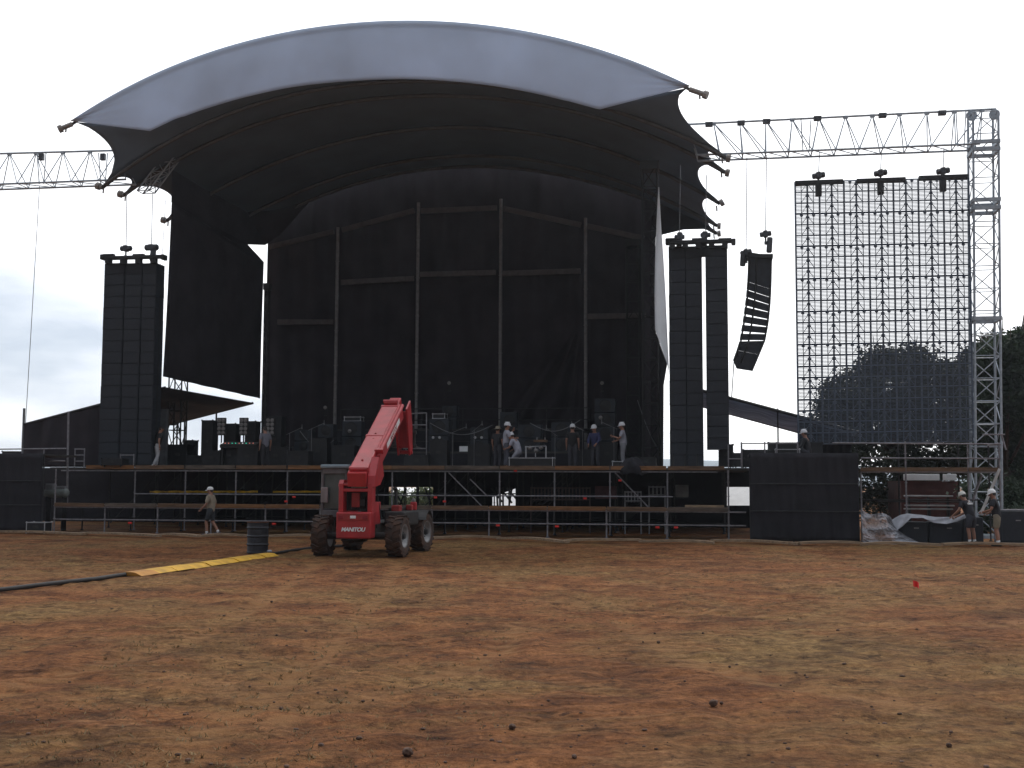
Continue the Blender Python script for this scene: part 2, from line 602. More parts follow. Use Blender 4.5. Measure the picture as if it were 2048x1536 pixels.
# wheel tracks: ruts with lug prints pressed into the earth
TR = [[(1010, 1196), (1250, 1204), (1420, 1222), (1560, 1231), (1720, 1241), (2060, 1252)], [(990, 1170), (1200, 1176), (1420, 1188), (1700, 1202), (2060, 1212)],
      [(1240, 1240), (1300, 1280), (1400, 1330), (1560, 1368), (1800, 1400)], [(560, 1440), (720, 1392), (880, 1350), (1010, 1296), (1040, 1240)],
      [(640, 1118), (560, 1180), (420, 1262), (200, 1330), (-60, 1390)], [(800, 1118), (760, 1190), (660, 1290), (480, 1420), (300, 1540)]]
XX, YY = np.meshgrid(np.array(xs), np.array(ys))
track = np.zeros_like(XX)
rut = np.zeros_like(XX)
for tr in TR:
    q = [G(*a_) for a_ in tr]
    run = 0.0
    for a_, b_ in zip(q, q[1:]):
        dx, dy = b_.x - a_.x, b_.y - a_.y
        L_ = math.hypot(dx, dy)
        s_ = np.clip(((XX - a_.x) * dx + (YY - a_.y) * dy) / L_ ** 2, 0, 1)
        off = (XX - a_.x) * (-dy / L_) + (YY - a_.y) * (dx / L_)
        d_ = np.hypot(XX - a_.x - s_ * dx, YY - a_.y - s_ * dy)
        w_ = np.clip(1.25 - d_ / 0.24, 0, 1)
        lug = (np.sin((run + s_ * L_ + np.abs(off) * 0.6) * 2 * math.pi / 0.42) > 0.1)
        track = np.maximum(track, w_ * (0.12 + 0.55 * lug))
        rut = np.maximum(rut, w_ * (0.7 + 0.5 * (1 - lug)))
        run += L_
gm.v = [Vector((x, y, gz(x, y) if -30 < x < 28 and 0 < y < 50 else -0.004)) for y in ys for x in xs]
nx = len(xs)
for p_, r_ in zip(gm.v, rut.ravel()):
    p_.z -= 0.022 * float(r_)
gm.f = [(j * nx + i, j * nx + i + 1, (j + 1) * nx + i + 1, (j + 1) * nx + i) for j in range(len(ys) - 1) for i in range(nx - 1)]
ground = gm.build('ground', ground_material(), base=(0, 0, 0), smooth=True)
at_ = ground.data.attributes.new('track', 'FLOAT', 'POINT')
at_.data.foreach_set('value', track.ravel().astype(np.float32))
tag(ground, kind='structure')

# short dry tufts left standing in patches
tf = MB()
for i in range(5200):
    y = 8.5 + 30 * random.random() ** 1.4
    x = (random.random() - 0.5) * y * 0.95
    if noise.noise(Vector((x * 0.22 + 3, y * 0.22, 5))) + 0.25 * random.random() < 0.12:
        continue
    z = gz(x, y) - 0.01
    for _ in range(5):
        a_ = random.random() * 6.283
        h_ = random.uniform(0.015, 0.042)
        ex = Vector((math.cos(a_), math.sin(a_), 0)) * 0.006
        tp_ = Vector((x + random.gauss(0, 0.03), y + random.gauss(0, 0.03), z + h_))
        bs_ = Vector((x + random.gauss(0, 0.02), y + random.gauss(0, 0.02), z))
        tf.add([bs_ - ex, bs_ + ex, tp_], [(0, 1, 2)])
tag(tf.build('dry_grass', mat('dry_grass', (0.22, 0.145, 0.065), 0.95, var=0.35, scale=1.5, col2=(0.11, 0.085, 0.04)), base=(0, 0, 0)), kind='stuff')

# loose earth crumbs nobody could count
cm = MB()
for i in range(1000):
    y = 8 + 32 * random.random() ** 1.5
    x = (random.random() - 0.5) * (y * 0.95)
    r = random.choice((0.005, 0.006, 0.008, 0.010, 0.013, 0.018)) * random.uniform(0.7, 1.3)
    m = Matrix.Rotation(random.random() * 6.3, 3, 'Z')
    cm.ell((x, y, gz(x, y) + r * 0.25), (r * random.uniform(0.8, 1.6), r, r * random.uniform(0.4, 0.8)), 6, 4, m)
tag(cm.build('dirt_crumbs', mat('clod_earth', (0.09, 0.05, 0.034), 0.95, var=0.4, scale=9), base=(0, 0, 0)), kind='stuff')

def clod(px, py, r, label):
    p = G(px, py)
    b = MB()
    bm = bmesh.new()
    bmesh.ops.create_icosphere(bm, subdivisions=3, radius=r)
    for q in bm.verts:
        n = noise.noise(q.co * (2.5 / r) + Vector((px, py, 0)))
        q.co = q.co * (1 + 0.45 * n)
        q.co.z *= 0.85
    b.bm(bm, p + Vector((0, 0, r * 0.5)))
    tag(b.build('earth_clod', MATS['clod_earth'], smooth=True), label, 'clod', 'clods of earth lying on the field')

clod(1427, 1410, 0.036, 'largest dark earth clod standing on the bare ground in the foreground')
clod(1443, 1408, 0.016, 'small dark earth clod just beside the largest one')
clod(1024, 1457, 0.028, 'dark earth clod near the bottom edge under the middle of the stage')
clod(815, 1509, 0.036, 'flat dark lump of earth at the very bottom of the picture')
clod(1898, 1493, 0.02, 'single dark clod low in the right foreground corner')

fl = MB()
p = G(1830, 1176)
fl.tube(p, p + Vector((0.0, 0, 0.10)), 0.006)
fl.grid(lambda s, t: p + Vector((-0.03 + 0.13 * s + 0.02 * math.sin(5 * s), 0.02 * math.sin(7 * s + t), 0.03 + 0.11 * t - 0.04 * s)), 5, 3)
tag(fl.build('marker_flag', mat('flag_red', (0.85, 0.03, 0.03), 0.7, var=0.1)), 'tiny bright red marker flag stuck in the ground', 'marker flag')

# ================================================================== HILLS
hm = MB()
def hill(s, t):
    x = -900 + 2400 * s
    h = 10 + 16 * (0.5 + 0.5 * noise.noise(Vector((x * 0.004, 1, 0)))) + 4 * noise.noise(Vector((x * 0.02, 4, 0)))
    return Vector((x, 900 + 250 * t, h * math.sin(math.pi * min(1, t * 1.4 + 0.02)) * (1 if t < 0.9 else 0) - 0.5))
hm.grid(hill, 160, 10)
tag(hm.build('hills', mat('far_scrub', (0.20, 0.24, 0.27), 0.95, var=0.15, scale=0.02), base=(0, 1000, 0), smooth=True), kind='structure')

# ================================================================== STAGE ROOF
def curve(pts, v, order=4):
    """smooth arch u -> z through points of the photo lying at depth v"""
    q = [uvz(S(x, y, v)) for x, y in pts]
    u = np.array([a[0] for a in q]); z = np.array([a[2] for a in q])
    uc, us = (u.min() + u.max()) / 2, (u.max() - u.min()) / 2
    c = np.polyfit((u - uc) / us, z, order)
    return lambda s: P(uc + us * (2 * s - 1), v, float(np.polyval(c, 2 * s - 1)))

RV = [2.0, 3.7, 5.4, 9.8, 14.4, 16.2]
RP = [
    [(142, 241), (197, 207), (261, 171), (326, 141), (390, 113), (455, 91.5), (519, 75), (583, 63.5), (680, 49.6), (757, 42.5), (805, 40), (911, 44), (1016, 56), (1122, 78), (1227, 108), (1315, 141), (1379, 172)],
    [(205, 367), (235, 349), (355, 273), (400, 249), (509, 204), (583, 183), (690, 164), (800, 157), (920, 164), (1060, 180), (1241, 218), (1315, 246), (1385, 275), (1452, 314)],
    [(248, 383), (340, 330), (430, 278), (520, 240), (616, 212), (728, 196), (860, 188), (1000, 196), (1097, 207), (1200, 232), (1310, 270), (1390, 305), (1450, 342)],
    [(333, 436), (377, 412), (454, 366), (512, 337), (567, 316), (658, 286), (757, 265), (816, 257), (911, 251), (1000, 254), (1087, 265), (1178, 284), (1248, 311), (1333, 347), (1440, 402)],
    [(395, 485), (445, 459), (525, 413), (632, 367), (720, 337), (798, 320), (897, 309), (1002, 311), (1139, 332), (1240, 358), (1333, 394), (1435, 449)],
    [(430, 502), (472, 478), (545, 434), (640, 388), (760, 350), (880, 333), (980, 331), (1069, 339), (1200, 364), (1329, 411), (1434, 464)],
]
RC = [curve(RP[i], RV[i]) for i in range(6)]
c0 = RC[0](0.5)
roof = thing('stage_roof', 'huge arched tent roof with pale grey front visor over the stage', 'stage roof', P(uvz(c0)[0], 9, 0), RZ)

low = [(142, 241.5), (222, 252), (300, 262), (348, 239), (422, 213), (519, 186), (616, 168), (757, 158.6), (805, 157), (911, 162), (1016, 175), (1122, 198), (1199, 219), (1290, 195), (1379, 172.5)]
def lerp_poly(pts, x):
    for (a, b), (c, d) in zip(pts, pts[1:]):
        if x <= c:
            return b + (d - b) * (x - a) / (c - a)
    return pts[-1][1]
def lowpoint(s):
    x = 142 + 1237 * s
    if 300 < x < 1199:                      # the free edge is a smooth catenary arch
        k = (x - 300) / 899
        y = sum(lerp_poly(low, 300 + 899 * max(0, min(1, k + d))) for d in (-0.06, -0.03, 0, 0.03, 0.06)) / 5 if 0.07 < k < 0.93 else lerp_poly(low, x)
    else:
        y = lerp_poly(low, x)
    e = min(1, min(s, 1 - s) / 0.13)
    return S(x, y, 2.0 + 0.75 * e)
def visor(s, t):
    a, b = RC[0](s), lowpoint(s)
    p = a.lerp(b, t)
    k = 4 * t * (1 - t)
    e = min(s, 1 - s)
    wr = 0.05 * math.exp(-e * 14) * math.sin(26 * t + 8 * e) + 0.012 * math.sin(60 * s + 3 * t) * t
    return p - VA * (0.22 * k * min(1, e / 0.12) + wr * k)
vb = MB().grid(visor, 180, 16)
vb.build('visor', M_visor, roof, smooth=True, solid=0.02)

def membrane(i):
    A, B = RC[i], RC[i + 1]
    deep = (0.033, 0.022, 0.035, 0.024, 0.012)[i]
    def fn(s, t):
        q = 4 * t * (1 - t)
        skew = t
        mg = deep * (4 * skew * (1 - skew)) ** 0.55 + 0.004
        x = mg + (1 - 2 * mg) * s
        p = (A(x) if i else RC[0](x).lerp(lowpoint(x), 0.93) + VA * 0.16).lerp(B(x), t)
        lift = (0.0 if i == 0 else -0.16) * q * min(1, min(s, 1 - s) * 5)
        return p + Vector((0, 0, lift))
    MB().grid(fn, 120, 12).build('roof_panel', M_roof_glare if i == 0 else M_roof, roof, smooth=True, solid=0.02)
for i in range(5):
    membrane(i)
TIPS = [((120, 258), (1412, 190)), ((196, 372), (1458, 317)), ((240, 388), (1456, 346)), ((326, 440), (1444, 405)), ((390, 488), (1439, 452)), ((425, 505), (1439, 467))]
for i in range(6):
    dz = Vector((0, 0, -0.10))
    a, b = S(*TIPS[i][0], RV[i]), S(*TIPS[i][1], RV[i])
    if i == 0:
        dz = VA * 0.12 + Vector((0, 0, -0.10))
    mid = [RC[i](k / 60) + dz for k in range(61)]
    rb = MB().path(mid, 0.085 if i else 0.06, 8).build('arch_rib', M_rib, roof, smooth=True)
    for e, q in ((a, mid[0]), (b, mid[-1])):
        tp = MB().tube(q, e, 0.10, 0.10, 10)
        d = (e - q).normalized()
        tp.tube(e - d * 0.10, e + d * 0.06, 0.16, 0.16, 10)
        tp.tube(e - d * 0.28, e - d * 0.26 + Vector((0, 0, -0.24)), 0.035)
        tp.build('rib_end', M_tip, rb)

# ================================================================== LATTICE HELPERS
def lattice_tower(mb, a, b, w, step, r=0.035, rb=0.02, ax=UA, ay=VA):
    """square lattice from a up to b"""
    a, b = Vector(a), Vector(b)
    d = b - a
    L = d.length
    n = max(2, round(L / step))
    cs = [(-1, -1), (1, -1), (1, 1), (-1, 1)]
    pt = lambda c, k: a + d * (k / n) + ax * (c[0] * w / 2) + ay * (c[1] * w / 2)
    for c in cs:
        mb.tube(pt(c, 0), pt(c, n), r, n=6)
    for k in range(n + 1):
        for i in range(4):
            mb.tube(pt(cs[i], k), pt(cs[(i + 1) % 4], k), rb, n=5)
            if k < n:
                x, y = (i, (i + 1) % 4) if k % 2 else ((i + 1) % 4, i)
                mb.tube(pt(cs[x], k), pt(cs[y], k + 1), rb, n=5)
    return mb

def tri_truss(th, a, b, a2, b2, period, w=0.9, r=0.045, rb=0.022):
    """triangular boom: one top chord a-b, two bottom chords around a2-b2"""
    a, b, a2, b2 = map(Vector, (a, b, a2, b2))
    o = VA * (w / 2)
    MB().tube(a, b, r, n=7).build('top_chord', M_truss, th)
    MB().tube(a2 - o, b2 - o, r, n=7).build('bottom_chord', M_truss, th)
    MB().tube(a2 + o, b2 + o, r, n=7).build('bottom_chord', M_truss, th)
    n = max(2, round((b - a).length / period))
    lac = MB()
    for k in range(n):
        t0, t1, tm = k / n, (k + 1) / n, (k + 0.5) / n
        top = a.lerp(b, tm)
        for sg in (-1, 1):
            lac.tube(top, a2.lerp(b2, t0) + o * sg, rb, n=5)
            lac.tube(top, a2.lerp(b2, t1) + o * sg, rb, n=5)
        lac.tube(a2.lerp(b2, t0) - o, a2.lerp(b2, t0) + o, rb, n=5)
        lac.tube(a2.lerp(b2, t0) - o, a2.lerp(b2, t1) + o, rb, n=5)
        lac.bbox(top + Vector((0, 0, -0.03)), (0.18, 0.1, 0.12), M3, 0.01)
    lac.build('lacing', M_truss, th)

# header booms left and right of the roof, and the tower carrying the right one
TV = 4.4
lb = thing('header_truss', 'steel lattice boom reaching out of the roof past the left frame edge', 'truss', S(110, 340, TV), RZ, 'lattice booms beside the roof')
tri_truss(lb, S(-60, 309, TV), S(262, 300, TV), S(-60, 376, TV), S(262, 364, TV), 1.25)
for px in (83, 206):
    MB().bbox(S(px, 314, TV), (0.22, 0.16, 0.30), M3).build('rigging_clamp', M_hoist, lb)
    for d in (-9, 9):
        MB().tube(S(px + d, 306, TV - 0.45), S(px + d * 0.5, 368, TV - 0.45), 0.022, n=5).build('joint_strut', M_truss, lb)
rbm = thing('header_truss', 'steel lattice boom between the roof and the tall tower on the right', 'truss', S(1680, 270, TV), RZ, 'lattice booms beside the roof')
tri_truss(rbm, S(1350, 250, TV), S(1992, 218, TV), S(1395, 316, TV), S(1955, 294, TV), 1.03)
for px, py in ((1418, 249), (1482, 246), (1533, 243), (1635, 237), (1765, 231), (1884, 226)):
    MB().bbox(S(px, py, TV), (0.30, 0.2, 0.18), M3).build('rigging_clamp', M_hoist, rbm)
for px in (1612, 1922):
    for d in (-10, 10):
        MB().tube(S(px + d, 240 if px < 1800 else 222, TV - 0.45), S(px + d * 0.6, 302 if px < 1800 else 294, TV - 0.45), 0.022, n=5).build('joint_strut', M_truss, rbm)

tb, tt = SZ(1973, 0.0, TV), S(1966, 230, TV)
tw = thing('truss_tower', 'tall steel lattice tower standing right of the video screen', 'tower', tb, RZ)
lattice_tower(MB(), tb, tt, 0.92, 0.86, 0.045, 0.020).build('lattice', M_truss, tw)
for py in (290, 305, 405, 421, 640):
    c = S(1968, py, TV)
    c = Vector((tb.x, tb.y, c.z)).lerp(Vector((tt.x, tt.y, c.z)), (c.z / tt.z))
    k = MB()
    for sx in (-1, 1):
        k.box(c + UA * (0.46 * sx), (0.10, 1.05, 0.14), M3)
        k.box(c + VA * (0.50 * sx), (1.02, 0.10, 0.14), M3)
    k.build('collar', M_truss, tw)
for d in (-0.42, 0.42):
    MB().lathe([(0.0, -0.05), (0.2, -0.05), (0.2, 0.05), (0.0, 0.05)], tt + UA * d + Vector((0, 0, 0.0)), 16, M3 @ Matrix.Rotation(R(90), 3, 'X')).build('head_sheave', M_truss, tw)
MB().box(tb + Vector((0, 0, 0.06)), (1.8, 1.8, 0.12), M3).build('base_plate', M_truss, tw)

# ================================================================== DRAPES
BV = 17.0
ZD = 2.55                                # deck height
zb = 17.5
uL, uR = U(531, 8, BV), U(1312, 8, BV)
def rear(s, t):
    u = uL + (uR - uL) * s
    top = RC[5]((u - uvz(RC[5](0))[0]) / (uvz(RC[5](1))[0] - uvz(RC[5](0))[0])).z + 0.25
    z = ZD + (top - ZD) * t
    dv = 0.10 * math.sin(u * 2.6 + 0.5 * math.sin(u)) + 0.05 * math.sin(u * 6.3 + z * 0.15)
    # cloth pulled slantwise to the fixing on the fourth post
    q = uvz(SZ(1165, 10.5, BV))
    du, dz = u - q[0], z - q[2]
    if du < 0 and dz < 0:
        ang = math.atan2(-du, -dz)
        dv += 0.30 * math.sin(ang * 34 + 1.5 * math.sin(ang * 9)) * math.exp(-((ang - 0.36) / 0.26) ** 2) * min(1, math.hypot(du, dz) / 2)
    return P(u, BV + dv, z)
tag(MB().grid(rear, 260, 90).build('rear_curtain', M_drape, smooth=True), 'wide black cloth wall closing the back of the stage', 'curtain')

fr = thing('backwall_frame', 'grey aluminium gable frame standing before the black rear cloth', 'frame', SZ(915, ZD, BV - 0.5), RZ)
FVv = BV - 0.55
PX = [672, 833, 998, 1167]
TOPY = [455, 405, 398, 436]
for px, ty in zip(PX, TOPY):
    a, b = SZ(px - 4, ZD, FVv), S(px + 4, ty, FVv)
    a = P(uvz(b)[0], FVv, ZD)
    po = MB().tube(a, b, 0.085, n=10)
    for k in range(1, 7):
        q = a.lerp(b, k / 7)
        po.tube(q, q + Vector((0, 0, 0.05)), 0.10, n=10)
    po.build('post', M_alu, fr)
BEAMS = [((538, 494), (668, 463)), ((684, 460), (829, 421)), ((842, 422), (994, 416)), ((1006, 417), (1162, 450)), ((1174, 452), (1288, 477)),
         ((555, 644), (667, 644)), ((682, 565), (828, 557)), ((840, 549), (992, 545)), ((1004, 547), (1161, 542)), ((1172, 633), (1292, 631))]
for (x1, y1), (x2, y2) in BEAMS:
    a, b = S(x1, y1, FVv), S(x2, y2, FVv)
    d = (b - a).normalized()
    up = Vector((0, 0, 1))
    mm = Matrix((d, VA, d.cross(VA))).transposed()
    MB().bbox((a + b) / 2, ((b - a).length, 0.10, 0.27), mm, 0.015).build('beam', M_frame, fr)

# side curtains
def sheet(name, corners, m, label, cat, nu=40, nv=30, amp=0.06, freq=3.0, solid=0.02):
    a, b, c, d = corners                      # bottom-left, bottom-right, top-right, top-left
    nrm = (b - a).cross(d - a).normalized()
    def fn(s, t):
        p = a.lerp(b, s).lerp(d.lerp(c, s), t)
        L = (b - a).length
        return p + nrm * (amp * math.sin(freq * s * L + 1.3 * math.sin(2.1 * t)) * (0.4 + 0.6 * (1 - t)))
    o = MB().grid(fn, nu, nv).build(name, m, smooth=True, solid=solid)
    return tag(o, label, cat)

sheet('side_curtain', (S(326, 753, 6), S(520, 797, 15.4), S(528, 524, 15.4), S(343, 404, 6)), M_drape, 'black side curtain hanging clear of the deck at the left of the stage', 'curtain', amp=0.05)
# gore of the same cloth reaching up under the roof (leaves a small triangle of sky at the back)
gore = MB()
A_, B_, C_, D_, E_ = S(343, 404.5, 6), S(528, 524.5, 15.4), S(495, 489, 13.9), S(470, 380, 12.5), S(345, 300, 6)
gore.add([A_, B_, C_, D_, E_], [(0, 1, 2), (0, 2, 3), (0, 3, 4)])
gore.add([D_, C_, S(530, 490, 16.6), S(560, 470, 16.9), S(640, 380, 16.4), S(560, 370, 14.0)], [(0, 1, 2), (0, 2, 3), (0, 3, 4), (0, 4, 5)])
tag(gore.build('roof_gusset', M_drape, solid=0.02), 'dark cloth gusset between the left side curtain and the roof', 'curtain')

gr = MB()
ge = [S(1290, 400, 15.9), S(1290, 480, 15.9), S(1322, 470, 15.9), S(1367, 459, 15.9), S(1406, 458, 15.9), S(1434, 463, 15.9), S(1380, 430, 16.1), S(1330, 405, 16.1)]
gr.add(ge, [(0, 1, 2, 7), (2, 3, 6, 7), (3, 4, 5, 6)])
tag(gr.build('roof_gusset', M_drape, solid=0.02), 'dark cloth gusset under the rear right corner of the roof', 'curtain')
rc_ = [(1334, 728), (1309, 660), (1308, 591), (1309, 521), (1312, 439), (1316, 372)]
rw = MB()
front = [S(x, y, 6.2) for x, y in [(1327, 770), (1334, 728), (1309, 660), (1308, 591), (1309, 521), (1312, 439), (1316, 372)]] 
front = [SZ(1326, ZD, 6.2)] + front
back = [P(U(1302, 8, 16.6), 16.6, p.z) for p in front]
n = len(front)
rw.add(front + back, [(i, i + 1, n + i + 1, n + i) for i in range(n - 1)])
tag(rw.build('side_curtain', M_drape, solid=0.02), 'black side curtain running back along the right of the stage', 'curtain')
ws = MB()
l = [(1317, 374), (1313, 439), (1310, 521), (1309, 591), (1310, 659), (1335, 729)]
r = [(1318, 374), (1321.5, 440), (1327, 521), (1331, 591), (1334, 659), (1338, 745)]
def strip(s, t):
    k = t * (len(l) - 1)
    i = min(int(k), len(l) - 2)
    f = k - i
    x = (l[i][0] + (l[i + 1][0] - l[i][0]) * f) * (1 - s) + (r[i][0] + (r[i + 1][0] - r[i][0]) * f) * s
    y = (l[i][1] + (l[i + 1][1] - l[i][1]) * f) * (1 - s) + (r[i][1] + (r[i + 1][1] - r[i][1]) * f) * s
    return S(x, y, 6.0 + 0.10 * math.sin(7 * t + 5 * s) - 0.8 * s)
tag(ws.grid(strip, 8, 50).build('white_sheet', M_white_sheet, smooth=True, solid=0.01), 'long narrow white cloth hanging at the right edge of the stage opening', 'cloth')

# roof towers inside the stage
def roof_tower(px, v, ztop, w, label, m=M_black, step=0.9):
    b = SZ(px, ZD, v)
    t_ = thing('roof_tower', label, 'tower', b, RZ, 'dark lattice towers carrying the roof')
    lattice_tower(MB(), b, b + Vector((0, 0, ztop - ZD)), w, step, 0.04, 0.022).build('lattice', m, t_)
    MB().box(b + Vector((0, 0, 0.05)), (w + 0.4, w + 0.4, 0.1), M3).build('base_plate', m, t_)
    MB().bbox(b + Vector((0, 0, ztop - ZD)), (w + 0.15, w + 0.15, 0.35), M3).build('sleeve_block', m, t_)
roof_tower(352, 8.6, 13.2, 0.62, 'dark lattice tower standing just behind the left side curtain')
roof_tower(1303, 6.4, 15.2, 0.62, 'dark lattice tower just inside the white cloth')
roof_tower(527, 16.2, 12.2, 0.20, 'slim lattice tower showing slits of sky beside the rear cloth', step=0.34)
roof_tower(1268, 15.6, 13.8, 0.62, 'dark lattice tower at the rear right corner of the stage')
ct = thing('corner_truss', 'short diagonal lattice truss under the left corner of the roof', 'truss', S(322, 340, 5.2), RZ)
a, b = S(292, 384, 5.0), S(362, 290, 5.6)
lattice_tower(MB(), a, b, 0.55, 0.5, 0.035, 0.02, ax=UA, ay=VA).build('lattice', M_truss, ct)

# ================================================================== DECK AND SCAFFOLD
uDL, uDR = U(100, ZD, 3), U(1500, ZD, 3)
deck = MB()
deck.box(P((uDL + uDR) / 2, 10.5, ZD - 0.03), (uDR - uDL, 15.0, 0.06), M3)
tag(deck.build('stage_deck', M_deck), 'black plywood stage floor raised on scaffold', 'stage floor')

def post(mb, px, v, z0, z1, r=0.03, u=None):
    u = U(px, (z0 + z1) / 2, v) if u is None else u
    mb.tube(P(u, v, z0), P(u, v, z1), r, n=8)
    mb.tube(P(u, v, z0), P(u, v, z0 + 0.02), r * 2.4, n=8)
    for z in np.arange(math.ceil(z0 / 0.5) * 0.5 + 0.02, z1, 0.5):
        mb.tube(P(u, v, z), P(u, v, z + 0.02), r * 1.9, n=8)
    return u

sc1 = thing('stage_scaffold', 'forest of scaffold tubes carrying the stage floor', 'scaffold', P(0, 3, 0), RZ)
up_px = [269, 370, 471, 574, 680, 784, 890, 999, 1109, 1220, 1335]
us = []
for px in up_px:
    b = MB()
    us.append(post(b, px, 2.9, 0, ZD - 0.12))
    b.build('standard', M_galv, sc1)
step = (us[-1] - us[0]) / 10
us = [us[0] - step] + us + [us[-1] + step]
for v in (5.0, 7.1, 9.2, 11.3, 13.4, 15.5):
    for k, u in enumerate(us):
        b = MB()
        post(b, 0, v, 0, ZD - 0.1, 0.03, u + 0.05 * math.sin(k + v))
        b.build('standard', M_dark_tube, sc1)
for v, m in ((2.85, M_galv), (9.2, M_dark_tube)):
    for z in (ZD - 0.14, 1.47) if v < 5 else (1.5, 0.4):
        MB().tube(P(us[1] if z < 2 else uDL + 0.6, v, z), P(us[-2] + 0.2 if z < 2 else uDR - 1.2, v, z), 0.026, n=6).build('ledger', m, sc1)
for (x1, y1), (x2, y2) in (((897, 945), (965, 1014)), ((1230, 945), (1297, 1015)), ((940, 958), (975, 993)), ((665, 1000), (690, 978))):
    MB().tube(S(x1, y1, 3.0), S(x2, y2, 3.0), 0.026, n=6).build('brace', M_galv, sc1)
for v in (5.0, 7.1, 9.2, 11.3, 13.4):
    for k in range(0, 12, 2):
        MB().tube(P(us[k], v + 0.05, 0.2), P(us[k + 1], v + 0.05, ZD - 0.2), 0.024, n=5).build('brace', M_dark_tube, sc1)
for x1, y1, x2, y2 in ((983, 976, 1004, 1004), (1000, 976, 1024, 1006), (1014, 976, 1034, 1000), (1024, 975, 1018, 1012), (1006, 974, 1006, 1012), (993, 974, 995, 1012), (786, 976, 806, 1010), (812, 976, 800, 1010), (834, 974, 834, 1012), (850, 976, 862, 1010)):
    MB().tube(S(x1, y1, 11.0), S(x2, y2, 11.0), 0.045, n=5).build('rear_brace', M_dark_tube, sc1)
for k in range(len(us) - 1):                  # brown boards along the edge, one per bay
    a, b = us[k], us[k + 1]
    MB().bbox(P((a + b) / 2, 2.82, ZD + 0.005), (step - 0.05, 0.05, 0.16), M3 @ Matrix.Rotation(R(random.uniform(-0.3, 0.3)), 3, 'Y'), 0.008).build('toe_board', WOODS[(k * 3 + 1) % 5], sc1)
CL = [(1031, 942), (588, 994), (572, 1003), (871, 995), (889, 1003), (1170, 997), (1240, 961)]
for x, y in CL:
    p = S(x, y, 2.85)
    MB().tube(p - UA * 0.06, p + UA * 0.06, 0.04, n=8).build('coupler', M_clip, sc1)

ZL = 1.06
sc2 = thing('walkway_scaffold', 'low scaffold walkway with brown boards along the stage front', 'scaffold', P(0, 1, 0), RZ)
lo_px = [110, 209.5, 315, 422, 530.6, 640, 752, 864, 978, 1095, 1213, 1334, 1457]
ul = []
for i, px in enumerate(lo_px):
    b = MB()
    ul.append(post(b, px, 0, 0, ZL - 0.06 if 0 < i < 12 else ZD - 0.1))
    b.build('standard', M_galv, sc2)
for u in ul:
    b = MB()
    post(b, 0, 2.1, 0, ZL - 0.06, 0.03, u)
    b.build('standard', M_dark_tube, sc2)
for z in (ZL - 0.09, 0.50):
    MB().tube(P(ul[0], -0.04, z), P(ul[-1] + 0.6, -0.04, z), 0.026, n=6).build('ledger', M_galv, sc2)
MB().tube(P(ul[0], 2.06, 0.5), P(ul[-1], 2.06, 0.5), 0.026, n=6).build('ledger', M_dark_tube, sc2)
for k in range(len(ul) - 1):
    a, b = ul[k], ul[k + 1]
    MB().bbox(P((a + b) / 2, -0.06, ZL + 0.0), (b - a - 0.05, 0.045, 0.15), M3 @ Matrix.Rotation(R(random.uniform(-0.4, 0.4)), 3, 'Y'), 0.008).build('toe_board', WOODS[(k * 2) % 5], sc2)
    for j in range(4):
        MB().bbox(P((a + b) / 2, 0.25 + j * 0.55, ZL - 0.03), (b - a - 0.02, 0.5, 0.05), M3, 0.008).build('walk_board', M_wood, sc2)
for x, y in ((260, 1046), (548, 1048), (996, 1051), (1114, 1053), (1315, 1055), (1352, 1055)):
    p = S(x, y, -0.04)
    MB().tube(p - UA * 0.07, p + UA * 0.07, 0.04, n=8).build('coupler', M_clip, sc2)
ex = MB()
a, b = S(1370, 1012, 0.3), S(1448, 1014, 0.3)
ex.bbox((a + b) / 2, ((b - a).length, 0.25, 0.09), M3, 0.01)
tag(ex.build('spare_board', M_board), 'pale spare board lying on the walkway below the speaker columns', 'board')

# black cloth skirt under the rear of the deck, with openings
sk = MB()
SKV = 12.3
def skq(x1, y1, x2, y2):
    sk.add([S(x1, y2, SKV), S(x2, y2, SKV), S(x2, y1, SKV), S(x1, y1, SKV)], [(0, 1, 2, 3)])
xs_ = [60, 262, 690, 778, 866, 985, 1031, 1454, 1501, 1560]
solid_ = [1, 1, 1, 0, 1, 0, 1, 0, 1]
for (x1, x2), s_ in zip(zip(xs_, xs_[1:]), solid_):
    skq(x1, 936, x2, 974)
    if s_:
        skq(x1, 974, x2, 1011)
    skq(x1, 1011, x2, 1056)
sk.add([S(985, 974, SKV - 0.01), S(1031, 974, SKV - 0.01), S(1031, 977, SKV - 0.01), S(985, 994, SKV - 0.01)], [(0, 1, 2, 3)])
tag(sk.build('stage_skirt', M_scrim), 'black cloth hung under the stage with openings showing daylight', 'cloth')

